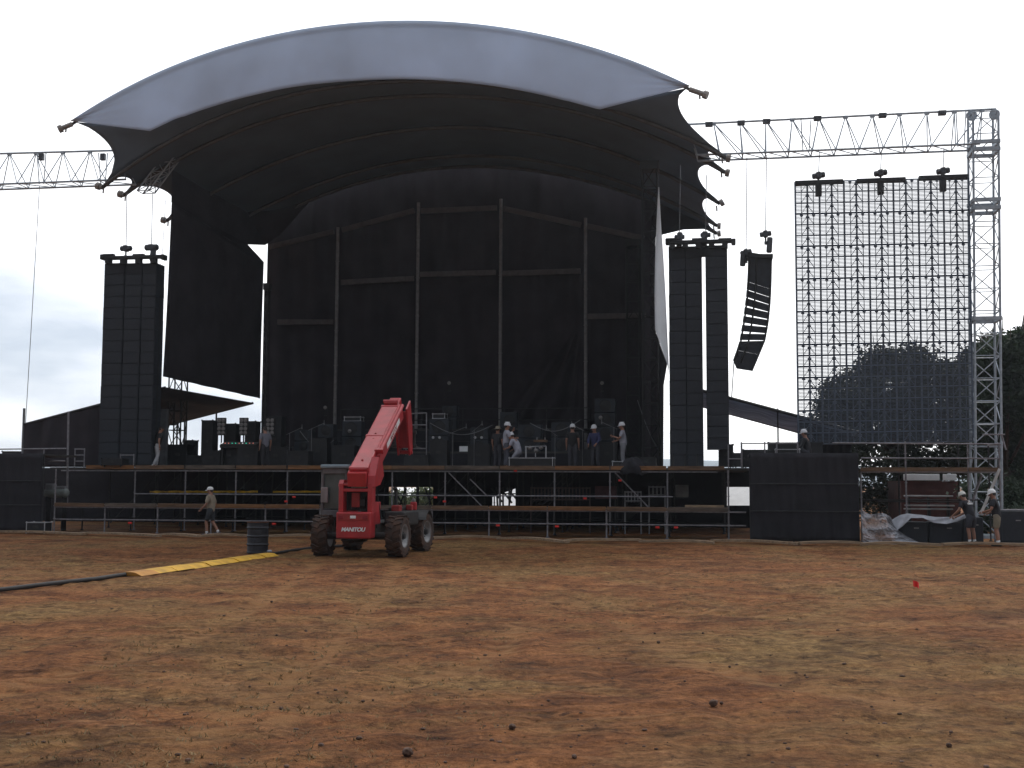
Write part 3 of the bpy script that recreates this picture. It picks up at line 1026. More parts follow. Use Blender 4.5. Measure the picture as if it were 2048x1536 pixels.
# boards lying on the ground along the front
BD = [((-20, 1066), (170, 1071)), ((165, 1070), (318, 1076)), ((322, 1073), (398, 1077)), ((402, 1076), (500, 1075)), ((538, 1075), (640, 1075)),
      ((852, 1080), (1001, 1079)), ((998, 1080), (1134, 1087)), ((1131, 1085), (1280, 1083)), ((1279, 1086), (1428, 1089)), ((1425, 1084), (1600, 1091)), ((1598, 1091), (1722, 1091)), ((1722, 1093), (1880, 1094)), ((1885, 1093), (2060, 1093))]
WHERE = ['at the far left edge', 'below the flight case at left', 'at the feet of the walking man', 'left of the oil drum', 'between the oil drum and the red telehandler',
         'just right of the red telehandler', 'bowed and raised at its middle, right of the telehandler', 'with a dark gap beneath its left end', 'under the right speaker columns',
         'tilted, at the left foot of the right black scrim', 'before the right black scrim', 'under the crumpled plastic sheeting', 'beneath the two helmeted workers']
for ((x1, y1), (x2, y2)), wh in zip(BD, WHERE):
    a, b = G(x1, y1), G(x2, y2)
    d = (b - a); d.z = 0
    d.normalize()
    L = (b - a).length
    nn = d.cross(Vector((0, 0, 1)))
    mb = MB()
    ar = random.uniform(0.01, 0.06)
    def fn(s, t):
        p = a.lerp(b, s)
        z = 0.03 + ar * math.sin(math.pi * s) + 0.012 * math.sin(6 * s + x1)
        c = [(-0.13, 0), (0.13, 0), (0.13, 0.075), (-0.13, 0.075), (-0.13, 0)][round(t * 4)]
        return p + nn * c[0] + Vector((0, 0, z + c[1]))
    mb.grid(fn, 10, 4)
    for s in (0, 1):
        mb.add([fn(s, k / 4) for k in range(4)], [(0, 1, 2, 3)])
    tag(mb.build('ground_board', M_board), 'pale scaffold board on the earth ' + wh, 'board', 'boards lying along the foot of the stage')

# ================================================================== SIDE STAGE CANOPIES
def canopy(front, back, label, m):
    a, b = front
    d, c = back
    mb = MB()
    def fn(s, t):
        return a.lerp(b, s).lerp(d.lerp(c, s), t) + Vector((0, 0, -0.12 * math.sin(math.pi * s * 4) ** 2 * math.sin(math.pi * t)))
    mb.grid(fn, 30, 12)
    root = thing('side_canopy', label, 'canopy', Vector(((a.x + b.x) / 2, (a.y + b.y) / 2, ZD)), RZ, 'sloping canopies over the side stages')
    mb.build('roof_sheet', m, root, smooth=True, solid=0.03)
    MB().tube(a, b, 0.06, n=8).build('front_beam', M_dark_tube, root)
    MB().tube(d, c, 0.06, n=8).build('rear_beam', M_dark_tube, root)
    MB().tube(a, d, 0.06, n=8).build('side_beam', M_dark_tube, root)
    return root
M_canopy = mat('canopy_fabric', (0.050, 0.050, 0.058), 0.9, var=0.2, scale=1.0, bump=0.2)
M_canopy_r = mat('grey_canopy_fabric', (0.24, 0.28, 0.36), 0.6, var=0.35, scale=0.6, stretch=(0.6, 3, 6), bump=0.2, translucent=0.4)
fa, fb = S(48, 849, 5), S(331, 775, 5)
bl, br_ = P(uvz(fa)[0], 15, fa.z), P(uvz(fb)[0], 15, fb.z)
ca = canopy((fa, fb), (bl, br_), 'dark sloping canopy over the left side stage', M_canopy)
fwl = MB()
poly = [(48, 849), (305, 782), (305, 934), (48, 908)]
def fwall(s, t):
    x = 48 + 257 * s
    yt, yb = 849 - 67 * s, 934
    q = S(x, yt + (yb - yt) * t, 5.0)
    return q - VA * (0.10 * math.exp(-((s - 0.16) / 0.09) ** 2) * math.sin(34 * s + 3 * t) * math.sin(math.pi * min(1, t * 1.1)) + 0.03 * math.sin(40 * s))
fwl.grid(fwall, 110, 20).build('wall_cloth', M_drape, ca, smooth=True, solid=0.02)
for px, py in ((326, 905), (44, 820)):
    q = SZ(px, ZD, 6.2 if px > 100 else 5.0)
    MB().box(q + Vector((0, 0, 1.3)), (0.28 if px > 100 else 0.08, 0.2 if px > 100 else 0.08, 2.6), M3).build('leg', mat('canopy_leg', (0.13, 0.135, 0.145), 0.6, 0.2), ca)
for px in (352, 367, 430):
    q = SZ(px, ZD, 14.9)
    MB().tube(q, q + Vector((0, 0, 3.6)), 0.05, n=6).build('leg', M_dark_tube, ca)
MB().tube(SZ(352, 5.6, 14.9), SZ(367, 3.2, 14.9), 0.03, n=5).build('leg_brace', M_dark_tube, ca)
MB().tube(SZ(352, 4.9, 14.9), SZ(300, 4.9, 14.9), 0.04, n=5).build('rail', M_dark_tube, ca)

fa, fb = S(1722, 866, 5), S(1340, 764, 5)
bl, br_ = P(uvz(fa)[0], 13.5, fa.z - 0.1), P(uvz(fb)[0], 13.5, fb.z - 0.1)
cb = canopy((fa, fb), (bl, br_), 'grey wrinkled sloping canopy over the right side stage', M_canopy_r)
MB().grid(lambda s, t: S(1598 + 105 * s, 833 + 30 * s + (915 - 833 - 30 * s) * t, 6.2) - VA * (0.05 * math.sin(40 * s)), 30, 10).build('wall_cloth', M_scrim, cb, smooth=True, solid=0.02)
q = SZ(1557, ZD, 5.2)
MB().tube(q, q + Vector((0, 0, 2.4)), 0.03, n=6).build('leg', M_dark_tube, cb)

# ================================================================== SCRIM FRONTED WINGS
def wing(x0, x1, ytop, v, label, nm='scrim_wall'):
    a, b = U(x0, 1.5, v), U(x1, 1.5, v)
    zt = S((x0 + x1) / 2, ytop, v).z
    root = thing(nm, label, 'scrim wall', P((a + b) / 2, v, 0), RZ, 'black scrim walls at either end of the stage')
    MB().grid(lambda s, t: P(a + (b - a) * s, v + 0.03 * math.sin(s * 30) * math.sin(3 * t) + 0.015 * math.sin(70 * s + 5 * t), 0.03 + (zt - 0.03) * t), 70, 16).build('scrim', M_scrim, root, smooth=True, solid=0.015)
    MB().box(P((a + b) / 2, v + 1.3, zt - 0.06), (b - a, 2.4, 0.08), M3).build('deck_top', M_deck, root)
    for z in (1.98, 1.05):
        MB().tube(P(a, v - 0.06, z), P(b, v - 0.06, z), 0.018, n=6).build('rail', M_dark_tube, root)
    for k in range(6):
        u = a + (b - a) * (k + 0.02) / 5.04
        MB().tube(P(u, v + 0.1, 0), P(u, v + 0.1, zt), 0.03, n=6).build('post', M_dark_tube, root)
    return a, b, zt
wing(-150, 84, 907, -0.3, 'black scrim wall at the left end of the stage')
wing(1500, 1718, 906, -1.2, 'black scrim wall below the right side stage')

# ================================================================== LOUDSPEAKER COLUMNS
def column(x0, x1, ytop, ybot, v, n, label, hang=True):
    a, b = U(x0, 8, v), U(x1, 8, v)
    zt, z0 = S((x0 + x1) / 2, ytop, v).z, S((x0 + x1) / 2, ybot, v).z
    root = thing('speaker_column', label, 'speaker', P((a + b) / 2, v + 0.4, z0), RZ, 'tall black columns of hanging loudspeakers')
    h = (zt - z0) / n
    for k in range(n):
        z = z0 + h * (k + 0.5)
        cb_ = MB().bbox(P((a + b) / 2 + random.uniform(-0.006, 0.006), v + 0.4, z), (b - a - 0.006, 0.75, h - 0.004), M3, 0.005).build('cabinet', M_cab, root)
        MB().box(P((a + b) / 2, v + 0.008, z), ((b - a) * 0.93, 0.02, h * 0.93), M3).build('grille', M_grille, cb_)
    for sx in (-1, 1):
        MB().box(P((a + b) / 2 + sx * ((b - a) / 2 - 0.005), v + 0.4, (zt + z0) / 2), (0.02, 0.10, zt - z0), M3).build('rigging_strap', M_black, root)
    return root
column(204, 245, 526, 930, 3.6, 18, 'outermost of the three joined black speaker columns left of the stage')
column(246, 280, 526, 930, 3.6, 18, 'middle of the three joined black speaker columns left of the stage')
column(281, 309, 526, 930, 3.6, 18, 'innermost of the three joined black speaker columns left of the stage')
column(1338, 1372, 492, 935, 3.6, 18, 'black speaker column next to the white cloth on the right')
column(1372.5, 1404.5, 492, 935, 3.6, 18, 'black speaker column immediately left of the bright gap')
column(1412, 1456, 490, 899, 3.4, 18, 'black speaker column immediately right of the bright gap')
sp = MB()
a, b = S(1404, 492, 4.0), S(1413, 512, 4.0)
sp.bbox((a + b) / 2, (0.24, 0.5, abs(a.z - b.z)), M3)
tag(sp.build('spreader_box', M_cab), 'black spacer box bridging the top of the bright gap between speaker columns', 'rigging')
for (x0, x1, y, v, label, holes) in ((207, 328, 515, 3.4, 'black rigging beam across the top of the left speaker columns', (240, 265, 290)), (1335, 1467, 484, 3.3, 'black rigging beam across the top of the right speaker columns', (1348, 1372, 1395, 1430))):
    a, b = S(x0, y, v), S(x1, y, v)
    root = thing('rigging_beam', label, 'rigging', (a + b) / 2, RZ, 'rigging beams above the speaker columns')
    L = (b - a).length
    bm_ = MB()
    bm_.bbox((a + b) / 2 + Vector((0, 0, 0.0)), (L, 0.30, 0.13), M3, 0.02)
    for s in (0, 1):
        q = a.lerp(b, s)
        bm_.bbox(q, (0.16, 0.36, 0.22), M3, 0.03)
    bm_.build('beam', M_black, root)
    for k in range(len(holes) + 1):
        s = (k + 0.35) / (len(holes) + 1)
        q = a.lerp(b, s)
        MB().box(q + Vector((0, 0, -0.14)), (0.22, 0.25, 0.22), M3).build('hanger_plate', M_black, root)
        if k % 2 == 0:
            MB().bbox(q + Vector((0, 0, 0.10)), (0.5, 0.2, 0.09), M3, 0.02).build('lug', M_black, root)

def hoist(px, py, v, top_y, label, tilt=0.0, size=1.0, bag=None):
    c = S(px, py, v)
    root = thing('chain_hoist', label, 'chain hoist', c - Vector((0, 0, 0.3)), RZ, 'electric chain hoists above speakers and screen')
    m = M3 @ Matrix.Rotation(R(tilt), 3, 'Y')
    mb = MB()
    mb.lathe([(0, -0.25), (0.075, -0.25), (0.115, -0.21), (0.12, 0.20), (0.09, 0.25), (0, 0.25)], c, 14, m @ Matrix.Rotation(R(90), 3, 'Y') @ Matrix.Scale(size, 3))
    mb.bbox(c, (0.18 * size, 0.26, 0.26), m, 0.03)
    mb.build('motor_body', M_hoist, root)
    MB().tube(c, c + Vector((0, 0, -0.34)), 0.035).box(c + Vector((0, 0, -0.36)), (0.1, 0.1, 0.12), M3).build('hook', M_hoist, root)
    MB().tube(c, S(px + (0 if top_y is None else 2), top_y, v), 0.016, n=5).build('chain', M_chain, root)
    if bag:
        q = S(bag[0], bag[1], v)
        MB().bbox(q, (0.22, 0.2, 0.62), M3 @ Matrix.Rotation(R(4), 3, 'Y'), 0.06).build('chain_bag', M_hoist, root)
hoist(252, 497, 3.6, 385, 'chain hoist over the outer left speaker column')
hoist(303, 495, 3.6, 388, 'chain hoist over the inner left speaker column with block below it', 0, 1.15, (306, 509))
hoist(1359, 474, 3.5, 330, 'chain hoist over the speaker column by the white cloth', 0, 0.8, (1359, 480))
hoist(1411, 470, 3.5, 350, 'chain hoist over the bright gap between the right columns', 0, 0.8, (1409, 478))
hoist(1492, 505, 4.2, 313, 'tilted chain hoist at the left shoulder of the curved speaker array', -14, 0.9, (1486, 517))
hoist(1531, 468, 4.2, 310, 'chain hoist hanging highest above the curved speaker array', -8, 0.9, (1539, 490))
hoist(1637, 351, 4.3, 305, 'chain hoist above the left end of the video screen', -8)
hoist(1761, 346, 4.3, 300, 'chain hoist above the middle of the video screen', -8)
hoist(1886, 342, 4.3, 296, 'chain hoist above the right end of the video screen', -8)

# curved array seen from the side
AV = 4.2
root = thing('curved_array', 'J-shaped hanging array of black speaker cabinets with bright gaps', 'speaker', S(1505, 740, AV), RZ)
Lp = [(1496, 514), (1495, 553), (1492, 592), (1486, 639), (1478, 686), (1467, 718)]
Rp = [(1544, 517), (1543, 569), (1541, 608), (1537, 647), (1530, 684), (1505, 741)]
def along(pts, t):
    k = t * (len(pts) - 1)
    i = min(int(k), len(pts) - 2)
    return pts[i][0] + (pts[i + 1][0] - pts[i][0]) * (k - i), pts[i][1] + (pts[i + 1][1] - pts[i][1]) * (k - i)
NC = 12
tl = [0, .083, .166, .25, .333, .41, .485, .56, .635, .71, .785, .89, 1.0]
gaps = [0.0, 0.0, 0.0, 0.03, 0.08, 0.10, 0.13, 0.17, 0.18, 0.18, 0.02, 0.01]
for k in range(NC):
    t0, t1 = tl[k], tl[k + 1]
    g = gaps[k]
    pl = [along(Lp, t0), along(Rp, t0), along(Rp, t1), along(Lp, t1)]
    q = [S(x, y, AV) for x, y in pl]
    # trapezoid cabinet: the back (left) is slimmer than the front
    gl, gr = g * 1.5, g * 0.55
    w4 = [q[0].lerp(q[3], gl / 2), q[1].lerp(q[2], gr / 2), q[2].lerp(q[1], gr / 2), q[3].lerp(q[0], gl / 2)]
    if k == NC - 1:
        w4 = [q[0], q[1], S(1505, 742, AV), S(1473, 737, AV), S(1466, 720, AV)]
    vd = (w4[0] - EYE).normalized() * 0.55
    MB().prism([p - vd * 0.5 for p in w4], vd).build('cabinet', M_cab, root)
ln = MB()
for k in range(NC):
    for pp, e in ((Lp, 0.10), (Rp, -0.05), (Lp, 0.28)):
        x0, y0 = along(Lp, tl[k]); x1, y1 = along(Rp, tl[k])
        x2, y2 = along(Lp, tl[k + 1]); x3, y3 = along(Rp, tl[k + 1])
        f = {0.10: 0.06, -0.05: 0.96, 0.28: 0.36}[e]
        ln.tube(S(x0 + (x1 - x0) * f, y0 + (y1 - y0) * f, AV - 0.3), S(x2 + (x3 - x2) * f, y2 + (y3 - y2) * f, AV - 0.3), 0.035, n=6)
ln.build('rigging_link', M_black, root)
MB().prism([S(1494, 508, AV) - VA * 0.45, S(1520, 512, AV) - VA * 0.45, S(1545, 512, AV) - VA * 0.45, S(1545, 519, AV) - VA * 0.45, S(1494, 518, AV) - VA * 0.45], VA * 0.9).build('top_frame', M_black, root)
MB().tube(S(1468, 722, AV), S(1463, 800, AV), 0.018, n=5).build('tie_rope', M_rubber, root)

# ================================================================== VIDEO SCREEN
SV = 4.3
TL, TR_, BL, BR = S(1590, 364, SV), S(1937, 356, SV), S(1597, 889, SV), S(1947, 882, SV)
root = thing('video_screen', 'see-through grid of LED panels hung from the right boom', 'screen', (BL + BR) / 2, RZ)
def sc(s, t, dv=0.0):
    return TL.lerp(TR_, s).lerp(BL.lerp(BR, s), t) + VA * dv
NCOL, NROW = 14, 24
bars = MB()
for i in range(NCOL + 1):
    bars.tube(sc(i / NCOL, 0), sc(i / NCOL, 1), 0.036, n=6)
bars.build('column_bar', M_screen_frame, root)
thin = MB()
for i in range(NCOL):
    thin.tube(sc((i + 0.5) / NCOL, 0), sc((i + 0.5) / NCOL, 1), 0.016, n=5)
thin.build('mullion', M_screen_frame, root)
rows = MB()
for j in range(NROW + 1):
    rows.tube(sc(0, j / NROW), sc(1, j / NROW), 0.019 if j % 3 else 0.030, n=5)
rows.build('row_bar', M_screen_frame, root)
for i in range(NCOL):
    br = MB()
    for j in range(NROW):
        a = sc((i + 0.5) / NCOL, (j + 0.92) / NROW, 0.03)
        sgn = -1 if i % 2 else 1
        br.tube(sc((i + 0.06) / NCOL, (j + 0.25) / NROW, 0.03) if i % 2 else sc((i + 0.94) / NCOL, (j + 0.25) / NROW, 0.03), a, 0.015, n=4)
        if j % 3 == 0:
            br.ell(sc((i + 0.5) / NCOL, (j + 0.12) / NROW, 0.02), (0.07, 0.05, 0.055), 6, 4)
        br.ell(sc((i + (0.08 if i % 2 else 0.92)) / NCOL, (j + 0.3) / NROW, 0.02), (0.045, 0.04, 0.05), 6, 4)
    br.build('bracing', M_screen_frame, root)
sl = MB()
for j in range(NROW * 8):
    a, b = sc(0, (j + 0.5) / (NROW * 8), -0.05), sc(1, (j + 0.5) / (NROW * 8), -0.05)
    h = Vector((0, 0, 0.013))
    d = VA * 0.008
    sl.add([a - h - d, b - h - d, b + h - d, a + h - d, a - h + d, b - h + d, b + h + d, a + h + d], [(0, 1, 2, 3), (7, 6, 5, 4), (0, 4, 5, 1), (3, 2, 6, 7)])
sl.build('led_strips', M_led, root)
for x0, x1, yy in ((1590, 1686, 366), (1713, 1811, 362), (1837, 1936, 356)):
    a, b = S(x0, yy, SV), S(x1, yy - 2, SV)
    h_ = MB().bbox((a + b) / 2, ((b - a).length, 0.22, 0.17), M3, 0.02).build('header_beam', M_black, root)
    xm = (x0 + x1) / 2 - 1
    MB().bbox(S(xm, yy + 13, SV), (0.24, 0.2, 0.55), M3, 0.03).build('hanger_block', M_black, h_)
for px, y0 in ((1500, 330), (1446, 318)):
    pass
def cable(x0, y0, x1, y1, v, label, r=0.014):
    a, b = S(x0, y0, v), S(x1, y1, v)
    tag(MB().path([a.lerp(b, k / 12) - Vector((0, 0, 0.1 * math.sin(math.pi * k / 12))) for k in range(13)], r, 5).build('steel_cable', M_chain), label, 'cable', 'thin cables hanging from the booms')
cable(79, 372, 51, 848, 4.2, 'thin steel cable hanging alone from the left boom')
cable(331, 400, 324, 520, 3.9, 'thin cable between the left speaker columns and the side curtain', 0.010)

# ================================================================== TELEHANDLER
TH = thing('telehandler', 'red muddy telehandler with raised boom parked before the stage', 'telehandler', (-3.83, 33.75, 0.0), R(-7.5))
Lc = dict(local=True)

def wheel(x, y, steer, side):
    m = Matrix.Rotation(R(steer), 3, 'Z') @ Matrix.Rotation(R(90), 3, 'Y')
    r, wd = 0.545, 0.43
    c = Vector((x, y, r))
    wroot = MB()
    prof = [(0.30, -0.19), (0.42, -0.215), (0.50, -0.20), (0.525, -0.14), (0.53, 0), (0.525, 0.14), (0.50, 0.20), (0.42, 0.215), (0.30, 0.19)]
    wroot.lathe(prof, c, 36, m)
    for k in range(18):                       # chevron lugs
        for sg in (-1, 1):
            a = 2 * math.pi * (k + (0.5 if sg > 0 else 0)) / 18
            q = Vector((math.cos(a) * 0.530, math.sin(a) * 0.530, 0.105 * sg))
            mm = m @ Matrix.Rotation(a, 3, 'Z') @ Matrix.Rotation(R(24 * sg), 3, 'X')
            wroot.box(c + m @ q, (0.05, 0.07, 0.22), mm)
    tyre = wroot.build('tyre', M_tyre, TH, **Lc)
    rm = MB()
    s = side
    for sg in (s,):
        rm.lathe([(0.0, 0.06 * sg), (0.10, 0.06 * sg), (0.11, 0.10 * sg), (0.15, 0.10 * sg), (0.17, 0.03 * sg), (0.25, 0.05 * sg), (0.275, 0.15 * sg), (0.315, 0.20 * sg), (0.325, 0.18 * sg)], c, 28, m)
    rm.lathe([(0.0, -0.1 * s), (0.28, -0.1 * s), (0.31, -0.19 * s)], c, 24, m)
    rim = rm.build('rim', M_rim, tyre, smooth=True, **Lc)
    hb = MB()
    for k in range(8):
        a = 2 * math.pi * k / 8
        q = Vector((math.cos(a) * 0.13, math.sin(a) * 0.13, 0.11 * s))
        hb.box(c + m @ q, (0.03, 0.03, 0.03), m)
    hb.lathe([(0.0, 0.2 * s), (0.07, 0.2 * s), (0.085, 0.1 * s)], c, 14, m)
    hb.build('hub', M_grease, tyre, **Lc)
wheel(-1.02, -1.5, 0, -1)
wheel(1.02, -1.5, -4, 1)
wheel(-1.02, 1.5, 0, -1)
wheel(1.02, 1.5, -9, 1)

ch = MB()
ch.bbox((0.0, 0.1, 0.72), (0.86, 3.9, 0.30), None, 0.03)
for y in (-1.5, 1.5):
    ch.tube((-0.95, y, 0.545), (0.95, y, 0.545), 0.10, n=10)
    ch.bbox((0, y, 0.55), (0.34, 0.34, 0.34), None, 0.06)
ch.bbox((-0.1, -1.75, 0.52), (0.6, 0.5, 0.16), None, 0.03)
ch.build('chassis', M_grease, TH, **Lc)

# rear frame: counterweight below, open frame above
fr_ = MB()
X0, X1 = -0.46, 0.46
cxm = (X0 + X1) / 2
fr_.bbox((cxm, -2.02, 0.845), (X1 - X0, 0.55, 0.69), None, 0.035)            # counterweight
for x in (X0 + 0.07, X1 - 0.07):
    fr_.bbox((x, -1.92, 1.56), (0.13, 0.36, 0.76), None, 0.02)
fr_.bbox((cxm, -1.93, 1.76), (X1 - X0, 0.30, 0.09), None, 0.02)
fr_.bbox((cxm, -1.93, 1.90), (X1 - X0, 0.28, 0.06), None, 0.02)
for x in (X0 + 0.05, X1 - 0.05):
    fr_.prism([(x - 0.06, -2.1, 1.86), (x - 0.06, -1.6, 1.86), (x - 0.06, -1.65, 2.03), (x - 0.06, -1.95, 2.03)], (0.12, 0, 0))
fr_.bbox((X0 + 0.06, -1.2, 1.35), (0.10, 1.5, 0.55), None, 0.02)
fr_.bbox((X1 - 0.05, -1.55, 1.15), (0.10, 0.75, 0.6), None, 0.02)
fr_.build('rear_frame', M_red, TH, **Lc)
MB().bbox((cxm, -1.72, 1.55), (X1 - X0 - 0.24, 0.04, 0.68), None, 0.01).build('radiator_screen', M_grease, TH, **Lc)
bits = MB()
for k in range(9):
    x = X0 + 0.2 + 0.07 * k
    bits.tube((x, -1.80, 1.25), (x + 0.02 * math.sin(k), -1.78, 1.82), 0.012 + 0.01 * (k % 3), n=6)
bits.bbox((cxm + 0.12, -1.82, 1.42), (0.18, 0.1, 0.2), None, 0.02)
bits.build('hose_set', M_rubber, TH, **Lc)
MB().bbox((cxm - 0.05, -1.86, 1.50), (0.22, 0.05, 0.38), None, 0.02).build('engine_block', M_darkred, TH, **Lc)
hz = MB()
hz.bbox((cxm, -2.300, 1.055), (X1 - X0 - 0.10, 0.02, 0.17), None, 0.008)
hz.build('tail_light_strip', M_darkred, TH, **Lc)
lt = MB()
for x in (X0 + 0.14, X1 - 0.14):
    lt.bbox((x, -2.315, 1.055), (0.13, 0.02, 0.09), None, 0.008)
lt.build('tail_light', mat('lens_red', (0.25, 0.02, 0.03), 0.25, var=0.1), TH, **Lc)
MB().bbox((cxm + 0.0, -2.315, 1.06), (0.15, 0.02, 0.075), None, 0.006).build('number_plate', M_white, TH, **Lc)
m4 = Matrix.Translation((cxm, -2.305, 0.735)) @ Matrix.Rotation(R(90), 4, 'X')
text_mb('MANITOU', 0.145, m4, 0.006, 0.005, 0.25, 0.92).build('lettering', M_white, TH, **Lc)
MB().tube((cxm - 0.12, -2.06, 1.835), (cxm + 0.28, -2.06, 1.835), 0.018).bbox((cxm + 0.14, -2.09, 1.84), (0.05, 0.03, 0.03), None, 0.008).build('hydraulic_pipe', M_alu, TH, **Lc)

# boom
b0, b1 = Vector((0.06, -1.95, 2.08)), Vector((0.10, 1.45, 3.98))
d = (b1 - b0).normalized()
xx = Vector((1, 0, 0))
xx = (xx - d * xx.dot(d)).normalized()
zz = xx.cross(d)
BM = Matrix((xx, d, zz)).transposed()
L = (b1 - b0).length
bo = MB().bbox(b0 + d * (L / 2), (0.50, L, 0.56), BM, 0.035)
for f in (0.02, 0.5, 0.985):
    bo.bbox(b0 + d * (L * f), (0.53, 0.10, 0.59), BM, 0.02)
boom = bo.build('boom', M_red, TH, **Lc)
# foot of the boom: upright rear face and triangular cheeks
ft = MB()
ft.prism([(-0.20, -2.14, 1.85), (-0.20, -2.22, 2.20), (-0.20, -1.2, 2.48), (-0.20, -1.3, 1.85)], (0.50, 0, 0))
ft.prism([(0.32, -2.1, 1.85), (0.32, -2.05, 2.14), (0.32, -1.70, 2.64), (0.32, -1.30, 2.58), (0.32, -1.10, 2.15), (0.32, -1.5, 1.9)], (0.20, 0, 0))
ft.prism([(-0.24, -1.9, 1.85), (-0.24, -2.0, 2.23), (-0.24, -1.5, 2.53), (-0.24, -1.2, 2.0)], (0.04, 0, 0))
ft.build('boom_foot', M_red, TH, **Lc)
# pipework along the right edge of the boom and the cover that carries the lettering
pp = MB()
for k, (dx, r) in enumerate(((0.275, 0.045), (0.36, 0.055))):
    pp.tube(b0 + d * (L * 0.26) + xx * dx + zz * 0.26, b0 + d * (L * 1.0) + xx * dx + zz * 0.26, r, n=10)
pp.bbox(b0 + d * (L * 0.27) + xx * 0.32 + zz * 0.25, (0.24, 0.10, 0.14), BM, 0.02)
pp.build('hydraulic_ram', M_red, TH, **Lc)
MB().bbox(b0 + d * (L * 0.62) + xx * 0.31 + zz * 0.02, (0.10, L * 0.76, 0.34), BM, 0.02).build('side_cover', M_red, TH, **Lc)
st = MB().bbox(b0 + d * (L * 0.66) + xx * 0.362 + zz * 0.03, (0.01, L * 0.42, 0.16), BM, 0.003)
st.build('side_sticker', M_white, TH, **Lc)
m3 = Matrix((d, zz, xx)).transposed().to_4x4()
text_mb('MANITOU', 0.17, Matrix.Translation(b0 + d * (L * 0.66) + xx * 0.368 + zz * 0.03) @ m3, 0.003, 0.003, 0.25, 1.05).build('lettering', M_darkred, TH, **Lc)
bolts = MB()
for f in (0.12, 0.52):
    bolts.lathe([(0.0, 0.03), (0.025, 0.03), (0.03, 0.0)], b0 + d * (L * f) + zz * 0.28, 10, BM)
bolts.bbox(b0 + d * (L * 0.45) + zz * 0.281, (0.05, 0.02, 0.01), BM, 0.002)
bolts.build('top_bolts', M_darkred, TH, **Lc)
# end collar, inner section and nose
en = MB()
e1 = b0 + d * (L * 1.03)
en.bbox(e1 + zz * 0.30, (0.40, 0.16, 0.10), BM, 0.02)
en.tube(e1 + xx * -0.22 + zz * 0.34, e1 + xx * 0.20 + zz * 0.34, 0.055, n=10)
en.bbox(e1 + zz * 0.02, (0.42, 0.30, 0.46), BM, 0.02)
en.build('boom_collar', M_red, TH, **Lc)
ns = MB()
e2 = b0 + d * (L * 1.02)
e3 = b0 + d * (L * 1.18)
ns.bbox((e2 + e3) / 2, (0.34, (e3 - e2).length, 0.38), BM, 0.02)
for x in (0.14, 0.48):
    ns.prism([Vector((x, e3.y - 0.40, e3.z - 0.20)), Vector((x, e3.y + 0.05, e3.z + 0.08)), Vector((x, e3.y + 0.35, e3.z - 0.65)), Vector((x, e3.y + 0.42, e3.z - 1.35)), Vector((x, e3.y + 0.10, e3.z - 1.55)), Vector((x, e3.y - 0.10, e3.z - 1.15))], (0.05, 0, 0))
ns.bbox((0.335, e3.y + 0.16, e3.z - 0.78), (0.34, 0.16, 1.1), None, 0.03)
ns.tube((0.12, e3.y + 0.25, e3.z - 1.45), (0.56, e3.y + 0.25, e3.z - 1.45), 0.06)
ns.build('boom_nose', M_red, TH, **Lc)
cg = MB()
cg.bbox((0.15, e3.y + 0.50, e3.z - 1.25), (0.95, 0.10, 0.10), None, 0.02)
cg.bbox((0.15, e3.y + 0.50, e3.z - 0.85), (0.95, 0.10, 0.10), None, 0.02)
for x in (-0.25, 0.0, 0.3, 0.55):
    cg.bbox((x, e3.y + 0.50, e3.z - 1.05), (0.08, 0.08, 0.46), None, 0.015)
for x in (-0.2, 0.5):
    cg.prism([(x - 0.06, e3.y + 0.55, e3.z - 1.32), (x - 0.06, e3.y + 1.75, e3.z - 1.28), (x - 0.06, e3.y + 0.55, e3.z - 1.24)], (0.12, 0, 0))
cg.build('fork_carriage', M_grease, TH, **Lc)
MB().tube((0.05, -0.9, 1.4), (0.06, 0.5, 2.85), 0.085, n=10).tube((0.06, 0.3, 2.65), (0.07, 0.9, 3.4), 0.05, n=10).build('lift_ram', M_grease, TH, **Lc)

# cab on the left
cbm = MB()
cx0, cx1, cy0, cy1, cz0, cz1 = -1.22, -0.47, -1.15, 0.35, 1.10, 2.36
for x in (cx0 + 0.04, cx1 - 0.04):
    cbm.bbox((x, cy0 + 0.05, (cz0 + cz1) / 2), (0.08, 0.10, cz1 - cz0), None, 0.02)
    cbm.bbox((x, cy1 - 0.05, (cz0 + cz1) / 2), (0.08, 0.10, cz1 - cz0), None, 0.02)
cbm.bbox(((cx0 + cx1) / 2, cy0 + 0.04, cz1 - 0.09), (cx1 - cx0, 0.08, 0.16), None, 0.02)
cbm.bbox(((cx0 + cx1) / 2, cy1 - 0.04, cz1 - 0.09), (cx1 - cx0, 0.08, 0.16), None, 0.02)
for x in (cx0 + 0.03, cx1 - 0.03):
    cbm.bbox((x, (cy0 + cy1) / 2, cz1 - 0.09), (0.07, cy1 - cy0 - 0.1, 0.14), None, 0.02)
    cbm.bbox((x, (cy0 + cy1) / 2, cz0 + 0.02), (0.07, cy1 - cy0 - 0.1, 0.24), None, 0.02)
cbm.bbox(((cx0 + cx1) / 2, cy0 + 0.04, cz0 + 0.02), (cx1 - cx0, 0.08, 0.2), None, 0.02)
cab = cbm.build('cab', M_cabpaint, TH, **Lc)
MB().bbox(((cx0 + cx1) / 2 + 0.02, (cy0 + cy1) / 2, cz1 + 0.035), (cx1 - cx0 + 0.06, cy1 - cy0 + 0.12, 0.10), None, 0.04).build('cab_roof', M_cabroof, cab, **Lc)
gl = MB()
gl.box(((cx0 + cx1) / 2, cy0 + 0.06, (cz0 + cz1) / 2), (cx1 - cx0 - 0.16, 0.012, cz1 - cz0 - 0.3))
gl.build('rear_window', M_glass, cab, **Lc)
gl = MB()
